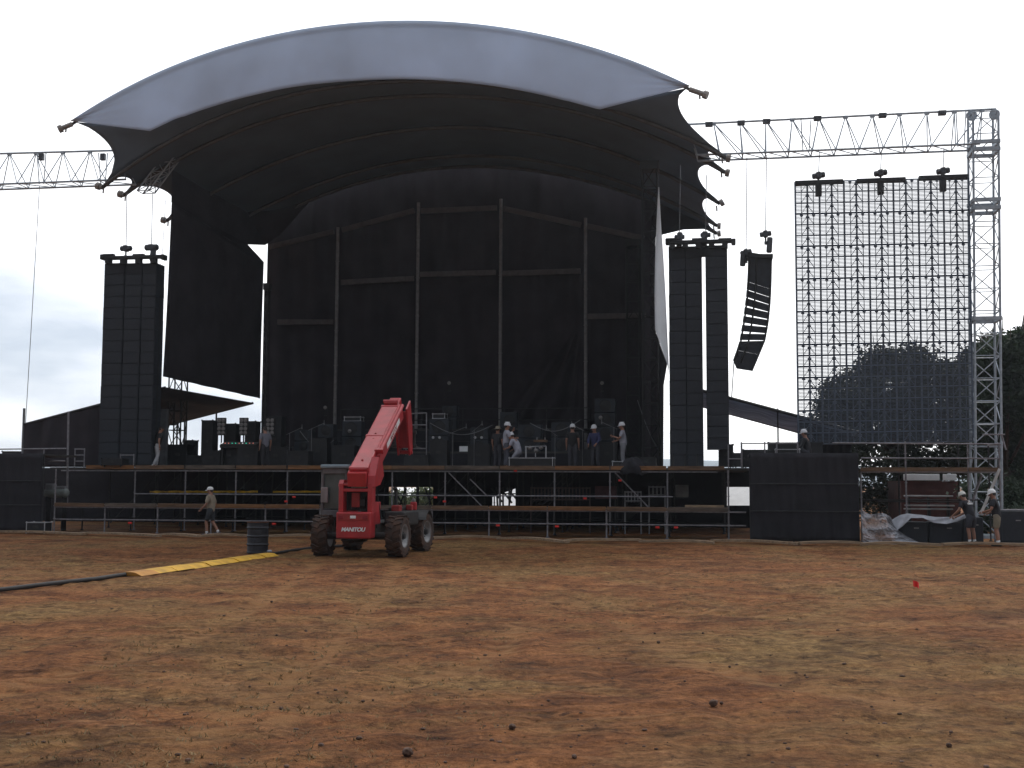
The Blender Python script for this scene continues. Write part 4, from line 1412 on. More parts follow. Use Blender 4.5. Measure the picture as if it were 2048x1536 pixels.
for x in (cx0 + 0.03, cx1 - 0.03):
    gl.box((x, (cy0 + cy1) / 2, (cz0 + cz1) / 2 + 0.05), (0.012, cy1 - cy0 - 0.2, cz1 - cz0 - 0.4))
gl.build('side_window', M_glass, cab, **Lc)
MB().box(((cx0 + cx1) / 2, cy1 - 0.06, (cz0 + cz1) / 2), (cx1 - cx0 - 0.16, 0.012, cz1 - cz0 - 0.3)).build('windscreen', M_glass, cab, **Lc)
se = MB().bbox(((cx0 + cx1) / 2, -0.65, 1.5), (0.44, 0.14, 0.62), None, 0.05).bbox(((cx0 + cx1) / 2, -0.4, 1.2), (0.44, 0.5, 0.16), None, 0.05)
se.build('seat', M_black, cab, **Lc)
sw = MB()
sw.bbox((-0.86, -0.35, 0.95), (0.48, 1.2, 0.42), None, 0.04)
sw.bbox((-0.80, 0.6, 0.92), (0.5, 0.6, 0.40), None, 0.04)
sw.build('battery_box', M_grease, TH, **Lc)
MB().bbox((-1.10, -1.20, 1.62), (0.20, 0.08, 0.42), None, 0.03).build('cab_side_panel', mat('faded_panel', (0.26, 0.22, 0.22), 0.7), cab, **Lc)
mi = MB().bbox((-1.38, 0.35, 2.0), (0.16, 0.05, 0.26), None, 0.02).tube((-1.20, 0.32, 2.1), (-1.35, 0.34, 2.06), 0.012)
mi.build('wing_mirror', M_grease, cab, **Lc)

# engine pod on the right
eg = MB()
eg.bbox((0.78, 0.0, 0.98), (0.56, 1.9, 0.40), None, 0.05)
eg.bbox((0.62, 0.15, 1.22), (0.3, 1.0, 0.12), None, 0.03)
eg.build('engine_pod', M_grease, TH, **Lc)
MB().bbox((0.70, -0.3, 1.24), (0.24, 0.34, 0.20), None, 0.04).bbox((0.88, 0.55, 1.26), (0.18, 0.22, 0.16), None, 0.03).build('engine_cover', M_darkred, TH, **Lc)
MB().bbox((0.95, 0.75, 1.30), (0.18, 0.14, 0.24), None, 0.04).build('fuel_filler', M_red, TH, **Lc)
MB().lathe([(0.0, 0.0), (0.055, 0.0), (0.06, 0.03), (0.05, 0.08), (0.0, 0.10)], (0.95, 0.75, 1.42), 12).build('beacon', M_lamp, TH, **Lc)
MB().tube((0.52, 0.4, 1.2), (0.52, 0.4, 1.75), 0.045).tube((0.52, 0.4, 1.75), (0.52, 0.30, 1.82), 0.045).build('exhaust_pipe', M_grease, TH, **Lc)
MB().tube((0.36, -1.7, 2.05), (0.42, -1.5, 0.75), 0.03).tube((0.40, -1.6, 2.0), (0.48, -1.2, 1.0), 0.02).build('hose', M_rubber, TH, **Lc)
for x, y in ((1.02, -1.5), (1.02, 1.5), (-1.02, -1.5), (-1.02, 1.5)):
    def fen(s, t):
        a = R(35 + 110 * s)
        return Vector((x + 0.24 * (t * 2 - 1), y - math.cos(a) * 0.62, 0.545 + math.sin(a) * 0.62))
    if y > 0:
        MB().grid(fen, 12, 2).build('mudguard', M_grease, TH, solid=0.015, **Lc)

# ================================================================== FIELD THINGS
c = G(515, 1106)
dr = thing('oil_drum', 'black ribbed oil drum standing on the bare earth', 'drum', c)
r = 0.295
prof = [(0.0, 0.02), (r - 0.02, 0.02), (r - 0.02, 0.0), (r, 0.0), (r + 0.004, 0.03), (r - 0.008, 0.05)]
for k in range(3):
    z = 0.24 + 0.23 * k
    prof += [(r - 0.008, z - 0.035), (r + 0.012, z - 0.008), (r + 0.012, z + 0.008), (r - 0.008, z + 0.035)]
prof += [(r - 0.008, 0.83), (r + 0.006, 0.845), (r + 0.004, 0.87), (r - 0.015, 0.87), (r - 0.02, 0.84), (0.0, 0.835)]
MB().lathe(prof, (0, 0, 0), 40).build('drum_body', M_drum, dr, smooth=False, **Lc)
MB().lathe([(r + 0.008, 0.845), (r + 0.012, 0.858), (r + 0.008, 0.872)], (0, 0, 0), 40).build('rim_ring', mat('rust', (0.16, 0.07, 0.04), 0.9, var=0.4, scale=9), dr, smooth=True, **Lc)
MB().lathe([(0, 0.86), (0.03, 0.86), (0.03, 0.835)], (0.15, 0.1, 0), 10).build('bung', M_grease, dr, **Lc)
rg = MB().ell((c.x + 0.33, c.y - 0.05, 0.05), (0.09, 0.07, 0.045), 9, 6)
tag(rg.build('crushed_can', mat('can', (0.35, 0.36, 0.42), 0.5, 0.4)), 'pale crushed scrap lying at the foot of the oil drum', 'litter')

a, b = G(258, 1152), G(536, 1112)
rp = thing('cable_ramp', 'yellow cable protector ramp lying across the earth to the drum', 'cable ramp', (a + b) / 2)
n = 9
for k in range(n):
    p, q = a.lerp(b, k / n), a.lerp(b, (k + 0.985) / n)
    dd = (q - p).normalized()
    nn = Vector((-dd.y, dd.x, 0))
    jig = Vector((0, 0, random.uniform(-0.006, 0.012))) + nn * random.uniform(-0.03, 0.03)
    sec = [(-0.30, 0.0), (-0.15, 0.068), (-0.05, 0.078), (0.08, 0.078), (0.16, 0.068), (0.30, 0.0)]
    MB().prism([p + nn * s + Vector((0, 0, z)) + jig for s, z in sec], q - p).build('ramp_segment', M_yellow if k not in (0,) else mat('worn_yellow', (0.34, 0.15, 0.02), 0.8), rp)
def hose(pts, r, label, nm='power_cable'):
    q = [G(*p) + Vector((0, 0, r * 0.8)) for p in pts]
    res = []
    for i in range(len(q) - 1):
        for k in range(6):
            res.append(q[i].lerp(q[i + 1], k / 6))
    res.append(q[-1])
    tag(MB().path(res, r, 8).build(nm, M_rubber, smooth=True), label, 'cable', 'black cables on the earth')
hose([(-60, 1189), (10, 1182), (90, 1172), (190, 1161), (262, 1150)], 0.042, 'thick black cable running from the left edge to the yellow ramp')
hose([(540, 1111), (585, 1103), (640, 1096), (700, 1093)], 0.042, 'thick black cable running from the yellow ramp to the red telehandler')

# ------------------------------------------------------------------ cases
def case(px, v, z0, w, h, dpt, label, name='flight_case', m=None, edge=True, group='flight cases about the stage', rz=0.0, bright=True, castors=False):
    c = SZ(px, z0, v)
    root = thing(name, label, 'flight case', c, RZ + rz, group)
    zb_ = 0.09 if castors else 0.0
    MB().bbox((0, 0, zb_ + (h - zb_) / 2), (w, dpt, h - zb_), None, 0.012).build('body', m or M_case, root, **Lc)
    if edge:
        e = MB()
        t = 0.018 if bright else 0.012
        for sx in (-1, 1):
            for sy in (-1, 1):
                e.box((sx * w / 2, sy * dpt / 2, zb_ + (h - zb_) / 2), (t * 1.6, t * 1.6, h - zb_ + 0.01))
            for z in (zb_, h):
                e.box((sx * w / 2, 0, z), (t * 1.6, dpt, t * 1.6))
        for sy in (-1, 1):
            for z in (zb_, h):
                e.box((0, sy * dpt / 2, z), (w, t * 1.6, t * 1.6))
        e.build('edge_trim', M_edge if bright else M_dark_tube, root, **Lc)
        cn = MB()
        for sx in (-1, 1):
            for sy in (-1, 1):
                for z in (zb_, h):
                    cn.ell((sx * w / 2, sy * dpt / 2, z), (0.04, 0.04, 0.04), 8, 5)
        cn.build('ball_corner', M_edge if bright else M_dark_tube, root, **Lc)
        MB().bbox((0, -dpt / 2 - 0.006, zb_ + (h - zb_) * 0.55), (min(0.22, w * 0.3), 0.014, min(0.12, h * 0.3)), None, 0.005).build('handle', M_grease, root, **Lc)
    if castors:
        for sx in (-1, 1):
            for sy in (-1, 1):
                MB().tube((sx * (w / 2 - 0.1) - 0.02, sy * (dpt / 2 - 0.1), 0.045), (sx * (w / 2 - 0.1) + 0.02, sy * (dpt / 2 - 0.1), 0.045), 0.045, n=10).box((sx * (w / 2 - 0.1), sy * (dpt / 2 - 0.1), 0.085), (0.05, 0.05, 0.02)).build('castor', M_grease, root, **Lc)
    return root

case(78, -1.0, 0.03, 0.74, 0.38, 0.5, 'flight case with bright metal edges on the ground at far left')
M_dk = M_case
Z = ZD
case(1064, 3.7, Z, 1.72, 0.40, 0.6, 'long low case with bright corners at the deck edge beside the men')
case(930, 7.5, Z + 0.75, 0.42, 0.24, 0.4, 'small white box standing on the dark riser centre stage', name='white_box', m=M_white, edge=False)
case(880, 9.5, Z + 2.3, 0.55, 0.20, 0.5, 'small case with bright edges on top of the amplifier stack')
case(708, 9.5, Z + 2.2, 0.75, 0.18, 0.5, 'slim case with bright edges left of the boom tip')
case(1236, 4.4, Z, 0.40, 0.28, 0.4, 'small bright edged case behind the two helmeted men right of centre')
for (px, v, z, w_, h_, dp_, lb_) in [
    (362, 7.0, Z, 0.9, 1.05, 0.8, 'domed dark case in the opening under the left canopy'),
    (398, 6.0, Z, 0.9, 0.55, 0.7, 'low dark case in front of the domed case at left'),
    (428, 5.5, Z, 0.8, 0.75, 0.7, 'dark case under the first lamp panel from the left'),
    (464, 5.2, Z, 0.7, 0.95, 0.7, 'dark upright case between the first two lamp panels'),
    (500, 5.0, Z, 0.9, 0.85, 0.7, 'dark case under the second lamp panel'),
    (556, 5.4, Z, 1.0, 0.9, 0.7, 'dark case beside the grey shirted man'),
    (600, 4.8, Z, 0.9, 0.7, 0.6, 'dark case on the deck left of the red boom'),
    (640, 6.5, Z, 0.8, 1.3, 0.7, 'tall dark case just left of the red boom'),
    (690, 6.6, Z, 1.0, 1.0, 0.7, 'dark case partly hidden by the red boom'),
    (836, 5.2, Z, 1.0, 0.55, 0.7, 'low dark case right of the boom nose'),
    (880, 5.5, Z, 0.7, 1.15, 0.6, 'dark amplifier case left of the white box'),
    (960, 5.6, Z, 0.9, 1.0, 0.6, 'dark amplifier case right of the white box'),
    (1166, 6.2, Z, 1.0, 0.8, 0.6, 'dark case between the two men right of centre'),
    (1215, 6.6, Z, 0.8, 1.1, 0.6, 'dark upright case behind the man in navy'),
    (1292, 4.6, Z, 0.8, 0.45, 0.6, 'low dark case by the right roof tower'),
    (1452, 4.6, Z, 0.55, 0.95, 0.6, 'dark upright case below the rightmost speaker column'),
    (1490, 4.2, Z, 0.9, 0.6, 0.7, 'dark case right of the rightmost speaker column by the tube rail'),
    (1520, 5.0, Z, 1.3, 0.75, 0.7, 'long dark case under the grey canopy'),
    (418, 6.6, Z, 0.50, 2.10, 0.6, 'tall thin dark rack left of the first lamp panel'),
    (463, 6.6, Z, 0.52, 1.95, 0.6, 'tall dark rack between the first and second lamp panel'),
    (504, 6.6, Z, 0.46, 2.05, 0.6, 'tall dark rack between the second and third lamp panel'),
    (552, 7.4, Z, 0.60, 2.30, 0.6, 'tall dark rack just right of the third lamp panel'),
    (380, 8.4, Z, 0.45, 1.30, 0.6, 'dark rack half hidden behind the domed case at left'),
    (230, 3.0, Z, 0.9, 0.35, 0.6, 'low dark case under the left speaker columns'),
]:
    case(px, v, z, w_, h_, dp_, lb_, bright=False, castors=True, m=M_case)

# risers: black platforms with stacks of dark amplifiers
def riser(x0, x1, v, dep, z1, label):
    a, b = U(x0, Z, v), U(x1, Z, v)
    root = thing('riser', label, 'riser', P((a + b) / 2, v + dep / 2, Z), RZ, 'black risers on the stage')
    MB().box(P((a + b) / 2, v + dep / 2, z1 - 0.04), (b - a, dep, 0.08), M3).build('top', M_deck, root)
    MB().grid(lambda s, t: P(a + (b - a) * s, v + 0.02 + 0.02 * math.sin(s * 60), Z + (z1 - 0.08 - Z) * t), 60, 3).build('skirt', M_scrim, root, solid=0.01)
    k = max(2, round((b - a) / 2))
    for i in range(k + 1):
        u = a + 0.05 + (b - a - 0.1) * i / k
        MB().tube(P(u, v + dep - 0.1, z1), P(u, v + dep - 0.1, z1 + 1.1), 0.022, n=6).build('rail_post', M_dark_tube, root)
    for z in (z1 + 0.55, z1 + 1.1):
        MB().tube(P(a, v + dep - 0.1, z), P(b, v + dep - 0.1, z), 0.022, n=6).build('rail', M_dark_tube, root)
riser(590, 1170, 6.9, 3.4, Z + 0.75, 'long black riser across the middle of the stage')
riser(640, 1168, 10.6, 3.0, Z + 1.9, 'taller black riser behind the long one')
for i, (px, v, z, w_, h_, lb_) in enumerate([
    (610, 8.2, Z + 0.75, 0.8, 1.0, 'black speaker stack at the left end of the riser'), (655, 8.0, Z + 0.75, 0.7, 1.25, 'black speaker stack second from the left on the riser'),
    (705, 8.4, Z + 0.75, 0.9, 1.4, 'black speaker stack behind the red boom'), (880, 8.8, Z + 0.75, 0.9, 1.5, 'black speaker stack carrying the bright edged case'),
    (960, 8.6, Z + 0.75, 0.8, 1.1, 'black speaker stack left of the tan hatted man'), (1060, 8.2, Z + 0.75, 1.0, 1.2, 'black speaker stack behind the crouching man'),
    (1125, 8.5, Z + 0.75, 0.9, 1.3, 'black speaker stack at the right end of the riser'), (1212, 9.0, Z, 0.9, 3.1, 'tall narrow black speaker stack right of the last frame post'),
    (900, 11.5, Z + 1.9, 0.7, 1.1, 'black speaker stack on the rear riser between the middle posts'), (1020, 11.6, Z + 1.9, 0.8, 0.8, 'black speaker stack on the rear riser by the third post')]):
    c = SZ(px, z, v)
    root = thing('speaker_stack', lb_, 'speaker', c, RZ, 'black speaker stacks on the stage')
    k = max(1, round(h_ / 0.62))
    for j in range(k):
        cb2 = MB().bbox((random.uniform(-0.03, 0.03), 0, h_ / k * (j + 0.5)), (w_, 0.55, h_ / k - 0.02), None, 0.02).build('cabinet', M_cab, root, **Lc)
        MB().lathe([(0.0, 0.03), (0.08, 0.02), (w_ * 0.3, 0.0), (w_ * 0.33, 0.012), (w_ * 0.33, -0.01)], (0, -0.28, h_ / k * (j + 0.5)), 20, Matrix.Rotation(R(90), 3, 'X') @ Matrix.Scale(min(1, h_ / k * 0.42 / (w_ * 0.33)), 3)).build('cone', M_black, cb2, **Lc)

# lamp panels of 2 x 4 round lamps
for i, (px, wh) in enumerate(((440.5, 'leftmost of the three lamp panels'), (485, 'middle of the three lamp panels'), (538.5, 'rightmost of the three lamp panels'))):
    c = SZ(px, Z, 5.7)
    root = thing('blinder_light', 'panel of eight round lamps on a dark stand, ' + wh, 'stage light', c, RZ + R(4), 'panels of eight round lamps at left of the stage')
    zc = S(px, 853, 5.7).z - Z
    MB().bbox((0, 0.06, zc), (0.38, 0.14, 0.76), None, 0.02).build('housing', M_black, root, **Lc)
    MB().tube((0, 0.06, 0), (0, 0.06, zc - 0.38), 0.03).box((0, 0.06, 0.02), (0.6, 0.5, 0.04)).build('stand', M_dark_tube, root, **Lc)
    for a_ in (-0.09, 0.09):
        for k in range(4):
            MB().lathe([(0.0, 0.02), (0.05, 0.012), (0.072, -0.01), (0.078, 0.014), (0.084, 0.014), (0.084, -0.02)], (a_, -0.015, zc - 0.27 + 0.18 * k), 16, Matrix.Rotation(R(90), 3, 'X')).build('lamp', M_lamp, root, smooth=True, **Lc)
# scanning lamp heads and mixer with lit keys
c = SZ(480, Z + 1.0, 4.9)
root = thing('mixing_desk', 'dark mixing desk with a row of tiny coloured lights at left', 'mixing desk', SZ(480, Z, 4.9), RZ)
MB().prism([(-0.8, -0.3, 0.98), (-0.8, 0.3, 1.12), (-0.8, 0.3, 0.85), (-0.8, -0.3, 0.85)], (1.6, 0, 0)).build('console', M_black, root, **Lc)
for x in (-0.7, 0.7):
    MB().box((x, 0, 0.425), (0.08, 0.5, 0.85)).build('leg', M_black, root, **Lc)
cols = {'green': (0.05, 0.8, 0.5), 'red': (0.8, 0.25, 0.2), 'white': (0.9, 0.9, 0.9)}
def glow(nm, c, e):
    m = bpy.data.materials.new('led_' + nm)
    m.use_nodes = True
    b = m.node_tree.nodes['Principled BSDF']
    b.inputs['Base Color'].default_value = (*c, 1)
    b.inputs['Emission Color'].default_value = (*c, 1)
    b.inputs['Emission Strength'].default_value = e
    return m
GM = {k: glow(k, v, 0.9) for k, v in cols.items()}
for k, cn in enumerate(('white', 'red', 'red', 'green', 'green', 'red', 'white', 'green', 'red', 'red')):
    MB().ell((-0.72 + k * 0.155, -0.29, 1.04), (0.022, 0.016, 0.02), 8, 5).build('pilot_light', GM[cn], root, **Lc)

for k, (px, py, v, lb_) in enumerate(((866, 875, 5.4, 'small round lamp first of four in a row on the riser'), (879, 875, 5.4, 'small round lamp second of four in a row on the riser'), (950, 875, 5.4, 'small round lamp third of four, right of the white box'), (963, 875, 5.4, 'small round lamp last of four, right of the white box'),
        (1204, 766, 11.5, 'small pale lamp hood on the tall stack at right'), (1201, 835, 8.4, 'small pale lamp hood lower on the tall stack at right'), (898, 766, 11.3, 'small dim lamp hood at the top of the rear riser'), (699, 862, 8.0, 'small pale lamp hood left of the boom'), (650, 815, 9.3, 'grey lamp hood above the left stacks'))):
    c = S(px, py, v)
    root = thing('small_lamp', lb_, 'stage light', c, RZ, 'small lamps among the stage equipment')
    big = 0.75 if k < 4 else 1.1
    MB().lathe([(0.0, 0.16), (0.05 * big, 0.15), (0.075 * big, 0.05), (0.085 * big, 0.0)], (0, 0, 0), 14, Matrix.Rotation(R(-90), 3, 'X')).build('can', M_black, root, smooth=True, **Lc)
    MB().lathe([(0.0, 0.03), (0.05 * big, 0.015), (0.078 * big, 0.0)], (0, 0.01, 0), 14, Matrix.Rotation(R(90), 3, 'X')).build('lens', M_lamp if k > 3 else mat('pale_lens', (0.4, 0.4, 0.42), 0.3), root, smooth=True, **Lc)
    MB().tube((0, 0.06, -0.05), (0, 0.06, -0.35), 0.015).box((0, 0.06, -0.36), (0.14, 0.14, 0.02)).build('bracket', M_black, root, **Lc)

# microphone stands and straight stands among the gear
for px, v, h_, lb_ in ((578, 5.2, 1.5, 'thin stand left of the red boom'), (622, 5.6, 1.7, 'tall thin stand nearest the left of the red boom'), (905, 5.0, 1.5, 'thin stand left of the white box'), (948, 5.2, 1.6, 'thin stand right of the white box'), (1110, 4.9, 1.4, 'thin stand right of the lamp trolley'), (1165, 5.4, 1.6, 'thin stand by the last frame post'), (1228, 5.6, 1.7, 'thin stand right of the man in navy')):
    c = SZ(px, Z, v)
    root = thing('microphone_stand', lb_, 'stand', c, RZ + px, 'thin stands among the stage equipment')
    MB().tube((0, 0, 0.02), (0, 0, h_), 0.012, n=6).build('pole', M_chain, root, **Lc)
    MB().lathe([(0, 0), (0.15, 0), (0.15, 0.02), (0.02, 0.035), (0, 0.035)], (0, 0, 0), 16).build('base', M_black, root, **Lc)
    MB().tube((-0.15, 0, h_ - 0.08), (0.55, 0, h_ + 0.22), 0.010, n=6).lathe([(0, 0), (0.028, 0.01), (0.03, 0.05), (0.015, 0.08), (0.012, 0.2), (0, 0.2)], (0.55, 0, h_ + 0.15), 10).build('boom_arm', M_chain, root, **Lc)
for (x0, y0, x1, y1, v, sag, lb_) in ((600, 862, 668, 880, 6.6, 0.5, 'slack cable drooping between stands left of the boom'), (860, 846, 985, 850, 6.4, 0.45, 'slack cable drooping over the riser at centre'), (1060, 846, 1160, 840, 6.4, 0.4, 'slack cable drooping over the riser at right'), (1275, 800, 1320, 905, 6.2, 0.2, 'cable hanging down the right roof tower')):
    a, b = S(x0, y0, v), S(x1, y1, v)
    tag(MB().path([a.lerp(b, k / 16) - Vector((0, 0, sag * math.sin(math.pi * k / 16))) for k in range(17)], 0.016, 5).build('slack_cable', M_chain), lb_, 'cable', 'slack cables about the stage')

# guard rail by the boom nose, lamp trolley beside the men, hand rails
root = thing('guard_rail', 'grey guard rail of tubes right of the boom nose', 'rail', SZ(830, Z, 6.0), RZ)
for x0, y0, x1, y1 in ((853, 826, 853, 905), (808, 850, 853, 850), (806, 897, 853, 897), (812, 828, 812, 905), (808, 828, 853, 826)):
    MB().tube(S(x0, y0, 6.0), S(x1, y1, 6.0), 0.028, n=6).build('tube', M_galv, root)
for x in (812, 853):
    q = S(x, 905, 6.0)
    MB().tube(q, Vector((q.x, q.y, Z)), 0.028, n=6).build('foot', M_galv, root)

tv = 4.3
root = thing('lamp_trolley', 'bright metal trolley with three round lamps beside the crouching man', 'trolley', SZ(1072, Z, tv), RZ)
for x in (1052, 1092):
    q = S(x, 892, tv)
    MB().tube(Vector((q.x, q.y, Z + 0.1)), q, 0.03, n=8).build('upright', M_edge, root)
MB().tube(S(1050, 894, tv), S(1092, 892, tv), 0.025, n=8).build('cross_bar', M_edge, root)
MB().tube(S(1071, 893, tv), S(1071, 914, tv), 0.02, n=8).build('centre_bar', M_edge, root)
for x, y in ((1060, 896), (1082, 895), (1072, 901)):
    MB().lathe([(0.0, 0.05), (0.055, 0.05), (0.09, 0.02), (0.09, -0.05), (0.0, -0.06)], S(x, y, tv - 0.08), 14, M3 @ Matrix.Rotation(R(90), 3, 'X')).build('lamp', M_lamp, root, smooth=True)
MB().bbox(S(1081, 882, tv), (0.52, 0.4, 0.09), M3, 0.01).build('tray', M_wood, root)
for x in (1074, 1090):
    MB().tube(S(x, 880, tv), S(x, 875, tv), 0.015).build('tray_peg', M_edge, root)
q = SZ(1072, Z + 0.1, tv)
MB().bbox(q, (1.0, 0.5, 0.08), M3, 0.01).build('base', M_grease, root)

def rails(label, pxs, y0, v, ztop, bars, m=M_galv, grp='short tube rails on the deck edge'):
    root = thing('hand_rail', label, 'rail', SZ(sum(pxs) / len(pxs), Z, v), RZ, grp)
    for x in pxs:
        q = SZ(x, Z, v)
        MB().tube(q, q + Vector((0, 0, ztop)), 0.026, n=6).build('post', m, root)
    for z in bars:
        MB().tube(SZ(pxs[0], Z + z, v), SZ(pxs[-1], Z + z, v), 0.022, n=6).build('rail', m, root)
rails('white ladder-like rail on the deck below the left canopy', (149, 168), 0, 3.0, 0.78, (0.25, 0.5, 0.75))
rails('pair of tube posts under the left speaker columns', (240, 267), 0, 2.9, 0.55, (0.5,))
rails('three short posts under the right speaker columns', (1346, 1370, 1394), 0, 2.9, 0.55, (), M_dark_tube)
rails('rail of tubes beside the flight cases under the grey canopy', (1483, 1530, 1554, 1596), 0, 1.6, 0.95, (0.9,))
rails('tube rail standing right of the stage by the last speaker column', (1457, 1484), 0, 2.4, 0.9, (0.35,))
q = SZ(132, 1.0, 2.2)
tag(MB().tube(SZ(134, 1.06, 2.6), S(137, 823, 2.6), 0.045, n=8).build('canopy_pole', M_galv), 'tall grey pole in front of the left canopy cloth', 'pole')
root = thing('hand_rail', 'long thin handrail over the black scrim wall at left', 'rail', SZ(60, Z, 0.5), RZ, 'short tube rails on the deck edge')
MB().tube(S(-60, 899, 0.5), S(132, 897, 0.5), 0.025, n=6).build('rail', M_galv, root)
MB().tube(S(85, 922, 0.5), S(130, 922, 0.5), 0.03, n=6).build('rail', M_galv, root)
for x in (-20, 44, 88):
    a = S(x, 899, 0.5)
    MB().tube(a, Vector((a.x, a.y, 2.9 if x < 80 else Z)), 0.024, n=6).build('post', M_galv, root)
case(40, 7.5, 2.9, 1.3, 0.42, 0.8, 'dark box seen beyond the handrail at far left', bright=False)
case(1513, 2.2, 2.9, 0.9, 0.30, 0.5, 'grey flight case on the right wing next to the tube rail', bright=False)
case(1575, 2.2, 2.9, 0.85, 0.34, 0.5, 'flight case with bright edges on the right wing below the canopy')
case(1590, 4.0, 2.9, 2.0, 0.65, 0.7, 'long dark case standing highest on the right wing', bright=False)
bd = MB()
for k in range(7):
    pass
q = S(1265, 928, 3.0)
def bundle(s, t):
    a = 2 * math.pi * s
    r_ = (0.45 * math.sin(math.pi * (0.08 + 0.92 * (1 - t)) / 1.6 + 0.15) + 0.05) * (1 + 0.14 * math.sin(5 * a + 4 * t) + 0.06 * math.sin(11 * a))
    if t >= 0.99:
        r_ = 0.001
    return Vector((q.x, q.y, 0)) + UA * (r_ * math.cos(a) * 1.05) + VA * (r_ * math.sin(a) * 0.6) + Vector((0, 0, 2.32 + 0.62 * t + 0.05 * math.sin(3 * a)))
tag(bd.grid(bundle, 40, 12).build('cloth_bundle', M_scrim, smooth=True), 'black cloth bundle hanging over the deck edge', 'cloth')

# yellow tape strung under the stage
for x0, x1, lb_ in ((300, 515, 'longer yellow tape strip under the left of the stage'), (545, 645, 'shorter yellow tape strip ending behind the telehandler cab')):
    tp = MB()
    k = int((x1 - x0) / 5)
    def fn(s, t):
        x = x0 + (x1 - x0) * s
        p = S(x, 983.5, 4.6)
        w_ = 0.055 * (0.7 + 0.5 * noise.noise(Vector((x * 0.11, 0, 0))))
        return p + VA * (0.05 * math.sin(x * 0.2)) + Vector((0, 0, w_ * (2 * t - 1) + 0.02 * noise.noise(Vector((x * 0.05, 2, 0)))))
    tp.grid(fn, k, 2)
    tag(tp.build('warning_tape', mat('yellow_tape', (0.75, 0.42, 0.01), 0.5, var=0.5, scale=5), solid=0.004), lb_, 'tape', 'yellow tape strips under the stage')

root = thing('compressor', 'grey green tank compressor behind the left walkway posts', 'compressor', SZ(113, 0, 1.4), RZ)
c = S(113, 986, 1.4)
MB().lathe([(0.0, -0.52), (0.10, -0.51), (0.17, -0.46), (0.19, -0.38), (0.19, 0.38), (0.17, 0.46), (0.10, 0.51), (0.0, 0.52)], c, 20, M3 @ Matrix.Rotation(R(90), 3, 'Y')).build('tank', M_greenmetal, root, smooth=True)
MB().bbox(c + Vector((0, 0, 0.25)) - UA * 0.25, (0.35, 0.3, 0.24), M3, 0.03).bbox(c + UA * 0.2 + Vector((0, 0, 0.22)), (0.4, 0.2, 0.12), M3, 0.02).build('pump', mat('pump_grey', (0.16, 0.16, 0.17), 0.7), root)
for s in (-0.35, 0.35):
    MB().box(Vector((c.x, c.y, (c.z - 0.15) / 2)) + UA * s, (0.06, 0.3, c.z - 0.15), M3).build('leg', M_dark_tube, root)

# ================================================================== RIGHT SCAFFOLD AND THE GOODS BEFORE IT
V3 = -0.4
root = thing('stair_scaffold', 'railed scaffold platform with brown boards at the far right', 'scaffold', SZ(1860, 0, V3), RZ)
sx = [(1722, 2.5), (1812, 3.45), (1937, 3.40), (2000, 3.40)]
for px, zt in sx:
    for dv in (0, 1.6):
        b = MB()
        post(b, 0, V3 + dv, 0, zt, 0.03, U(px, 2, V3))
        b.build('standard', M_galv if dv == 0 else M_dark_tube, root)
def tub(x0, x1, y, v=V3, m=M_galv, r=0.026, n='ledger', y2=None):
    MB().tube(S(x0, y, v - 0.04), S(x1, y2 or y, v - 0.04), r, n=6).build(n, m, root)
tub(1665, 2000, 886, n='rail', y2=888); tub(1722, 2000, 916, n='rail', y2=917); tub(1722, 1999, 944, y2=945); tub(1755, 1930, 1003, V3 + 1.5, M_dark_tube, y2=1004); tub(1722, 2000, 1000, V3 + 1.6, M_dark_tube)
tub(1965, 2010, 869, V3 + 1.0, M_galv); tub(1975, 2002, 891, V3 + 0.6, M_galv, y2=889)
for k, (x0, x1) in enumerate(((1720, 1812), (1812, 1936), (1936, 1999))):
    a, b = S(x0, 939, V3 - 0.08), S(x1, 939, V3 - 0.08)
    MB().bbox((a + b) / 2, ((b - a).length - 0.03, 0.045, 0.14), M3, 0.008).build('toe_board', M_wood, root)
    for j in range(3):
        MB().bbox((a + b) / 2 + VA * (0.35 + 0.5 * j) + Vector((0, 0, -0.05)), ((b - a).length - 0.02, 0.46, 0.05), M3, 0.008).build('walk_board', M_wood, root)
MB().tube(S(1961, 1030, -0.9), S(1999, 938, -0.5), 0.05, n=8).build('brace', mat('pale_tube', (0.40, 0.38, 0.36), 0.6, 0.2), root)
MB().tube(S(1946, 1000, 0.6), S(1963, 950, 1.0), 0.045, n=8).build('brace', M_galv, root)
MB().tube(S(2003, 870, 0.6), S(2012, 900, 0.6), 0.03, n=6).build('brace', M_galv, root)

for i, (x0, x1, yt, yb, lb_) in enumerate(((1795, 1856, 1044, 1089, 'black speaker cabinet under the left end of the plastic sheeting'), (1858, 1924, 1044, 1090, 'black speaker cabinet under the right end of the plastic sheeting'), (1926, 1968, 1035, 1089, 'black cabinet between the two helmeted workers'), (2000, 2060, 1022, 1090, 'black barrier box at the right frame edge'))):
    v = -1.1
    a, b = SZ(x0, 0.4, v), SZ(x1, 0.4, v)
    zt = S((x0 + x1) / 2, yt, v).z
    w_ = (b - a).length
    root = thing('sub_speaker', lb_, 'speaker', Vector(((a.x + b.x) / 2, (a.y + b.y) / 2, 0)), RZ, 'black cabinets before the right scaffold')
    MB().bbox((0, 0.4, zt / 2 + 0.01), (w_ - 0.03, 0.8, zt - 0.02), None, 0.025).build('cabinet', M_cab, root, **Lc)
    MB().box((0, -0.004, zt / 2), (w_ * 0.84, 0.02, zt * 0.8)).build('grille', M_grille, root, **Lc)
    MB().bbox((w_ * 0.12, -0.018, zt * 0.72), (0.16, 0.012, 0.035), None, 0.004).build('badge', M_alu, root, **Lc)
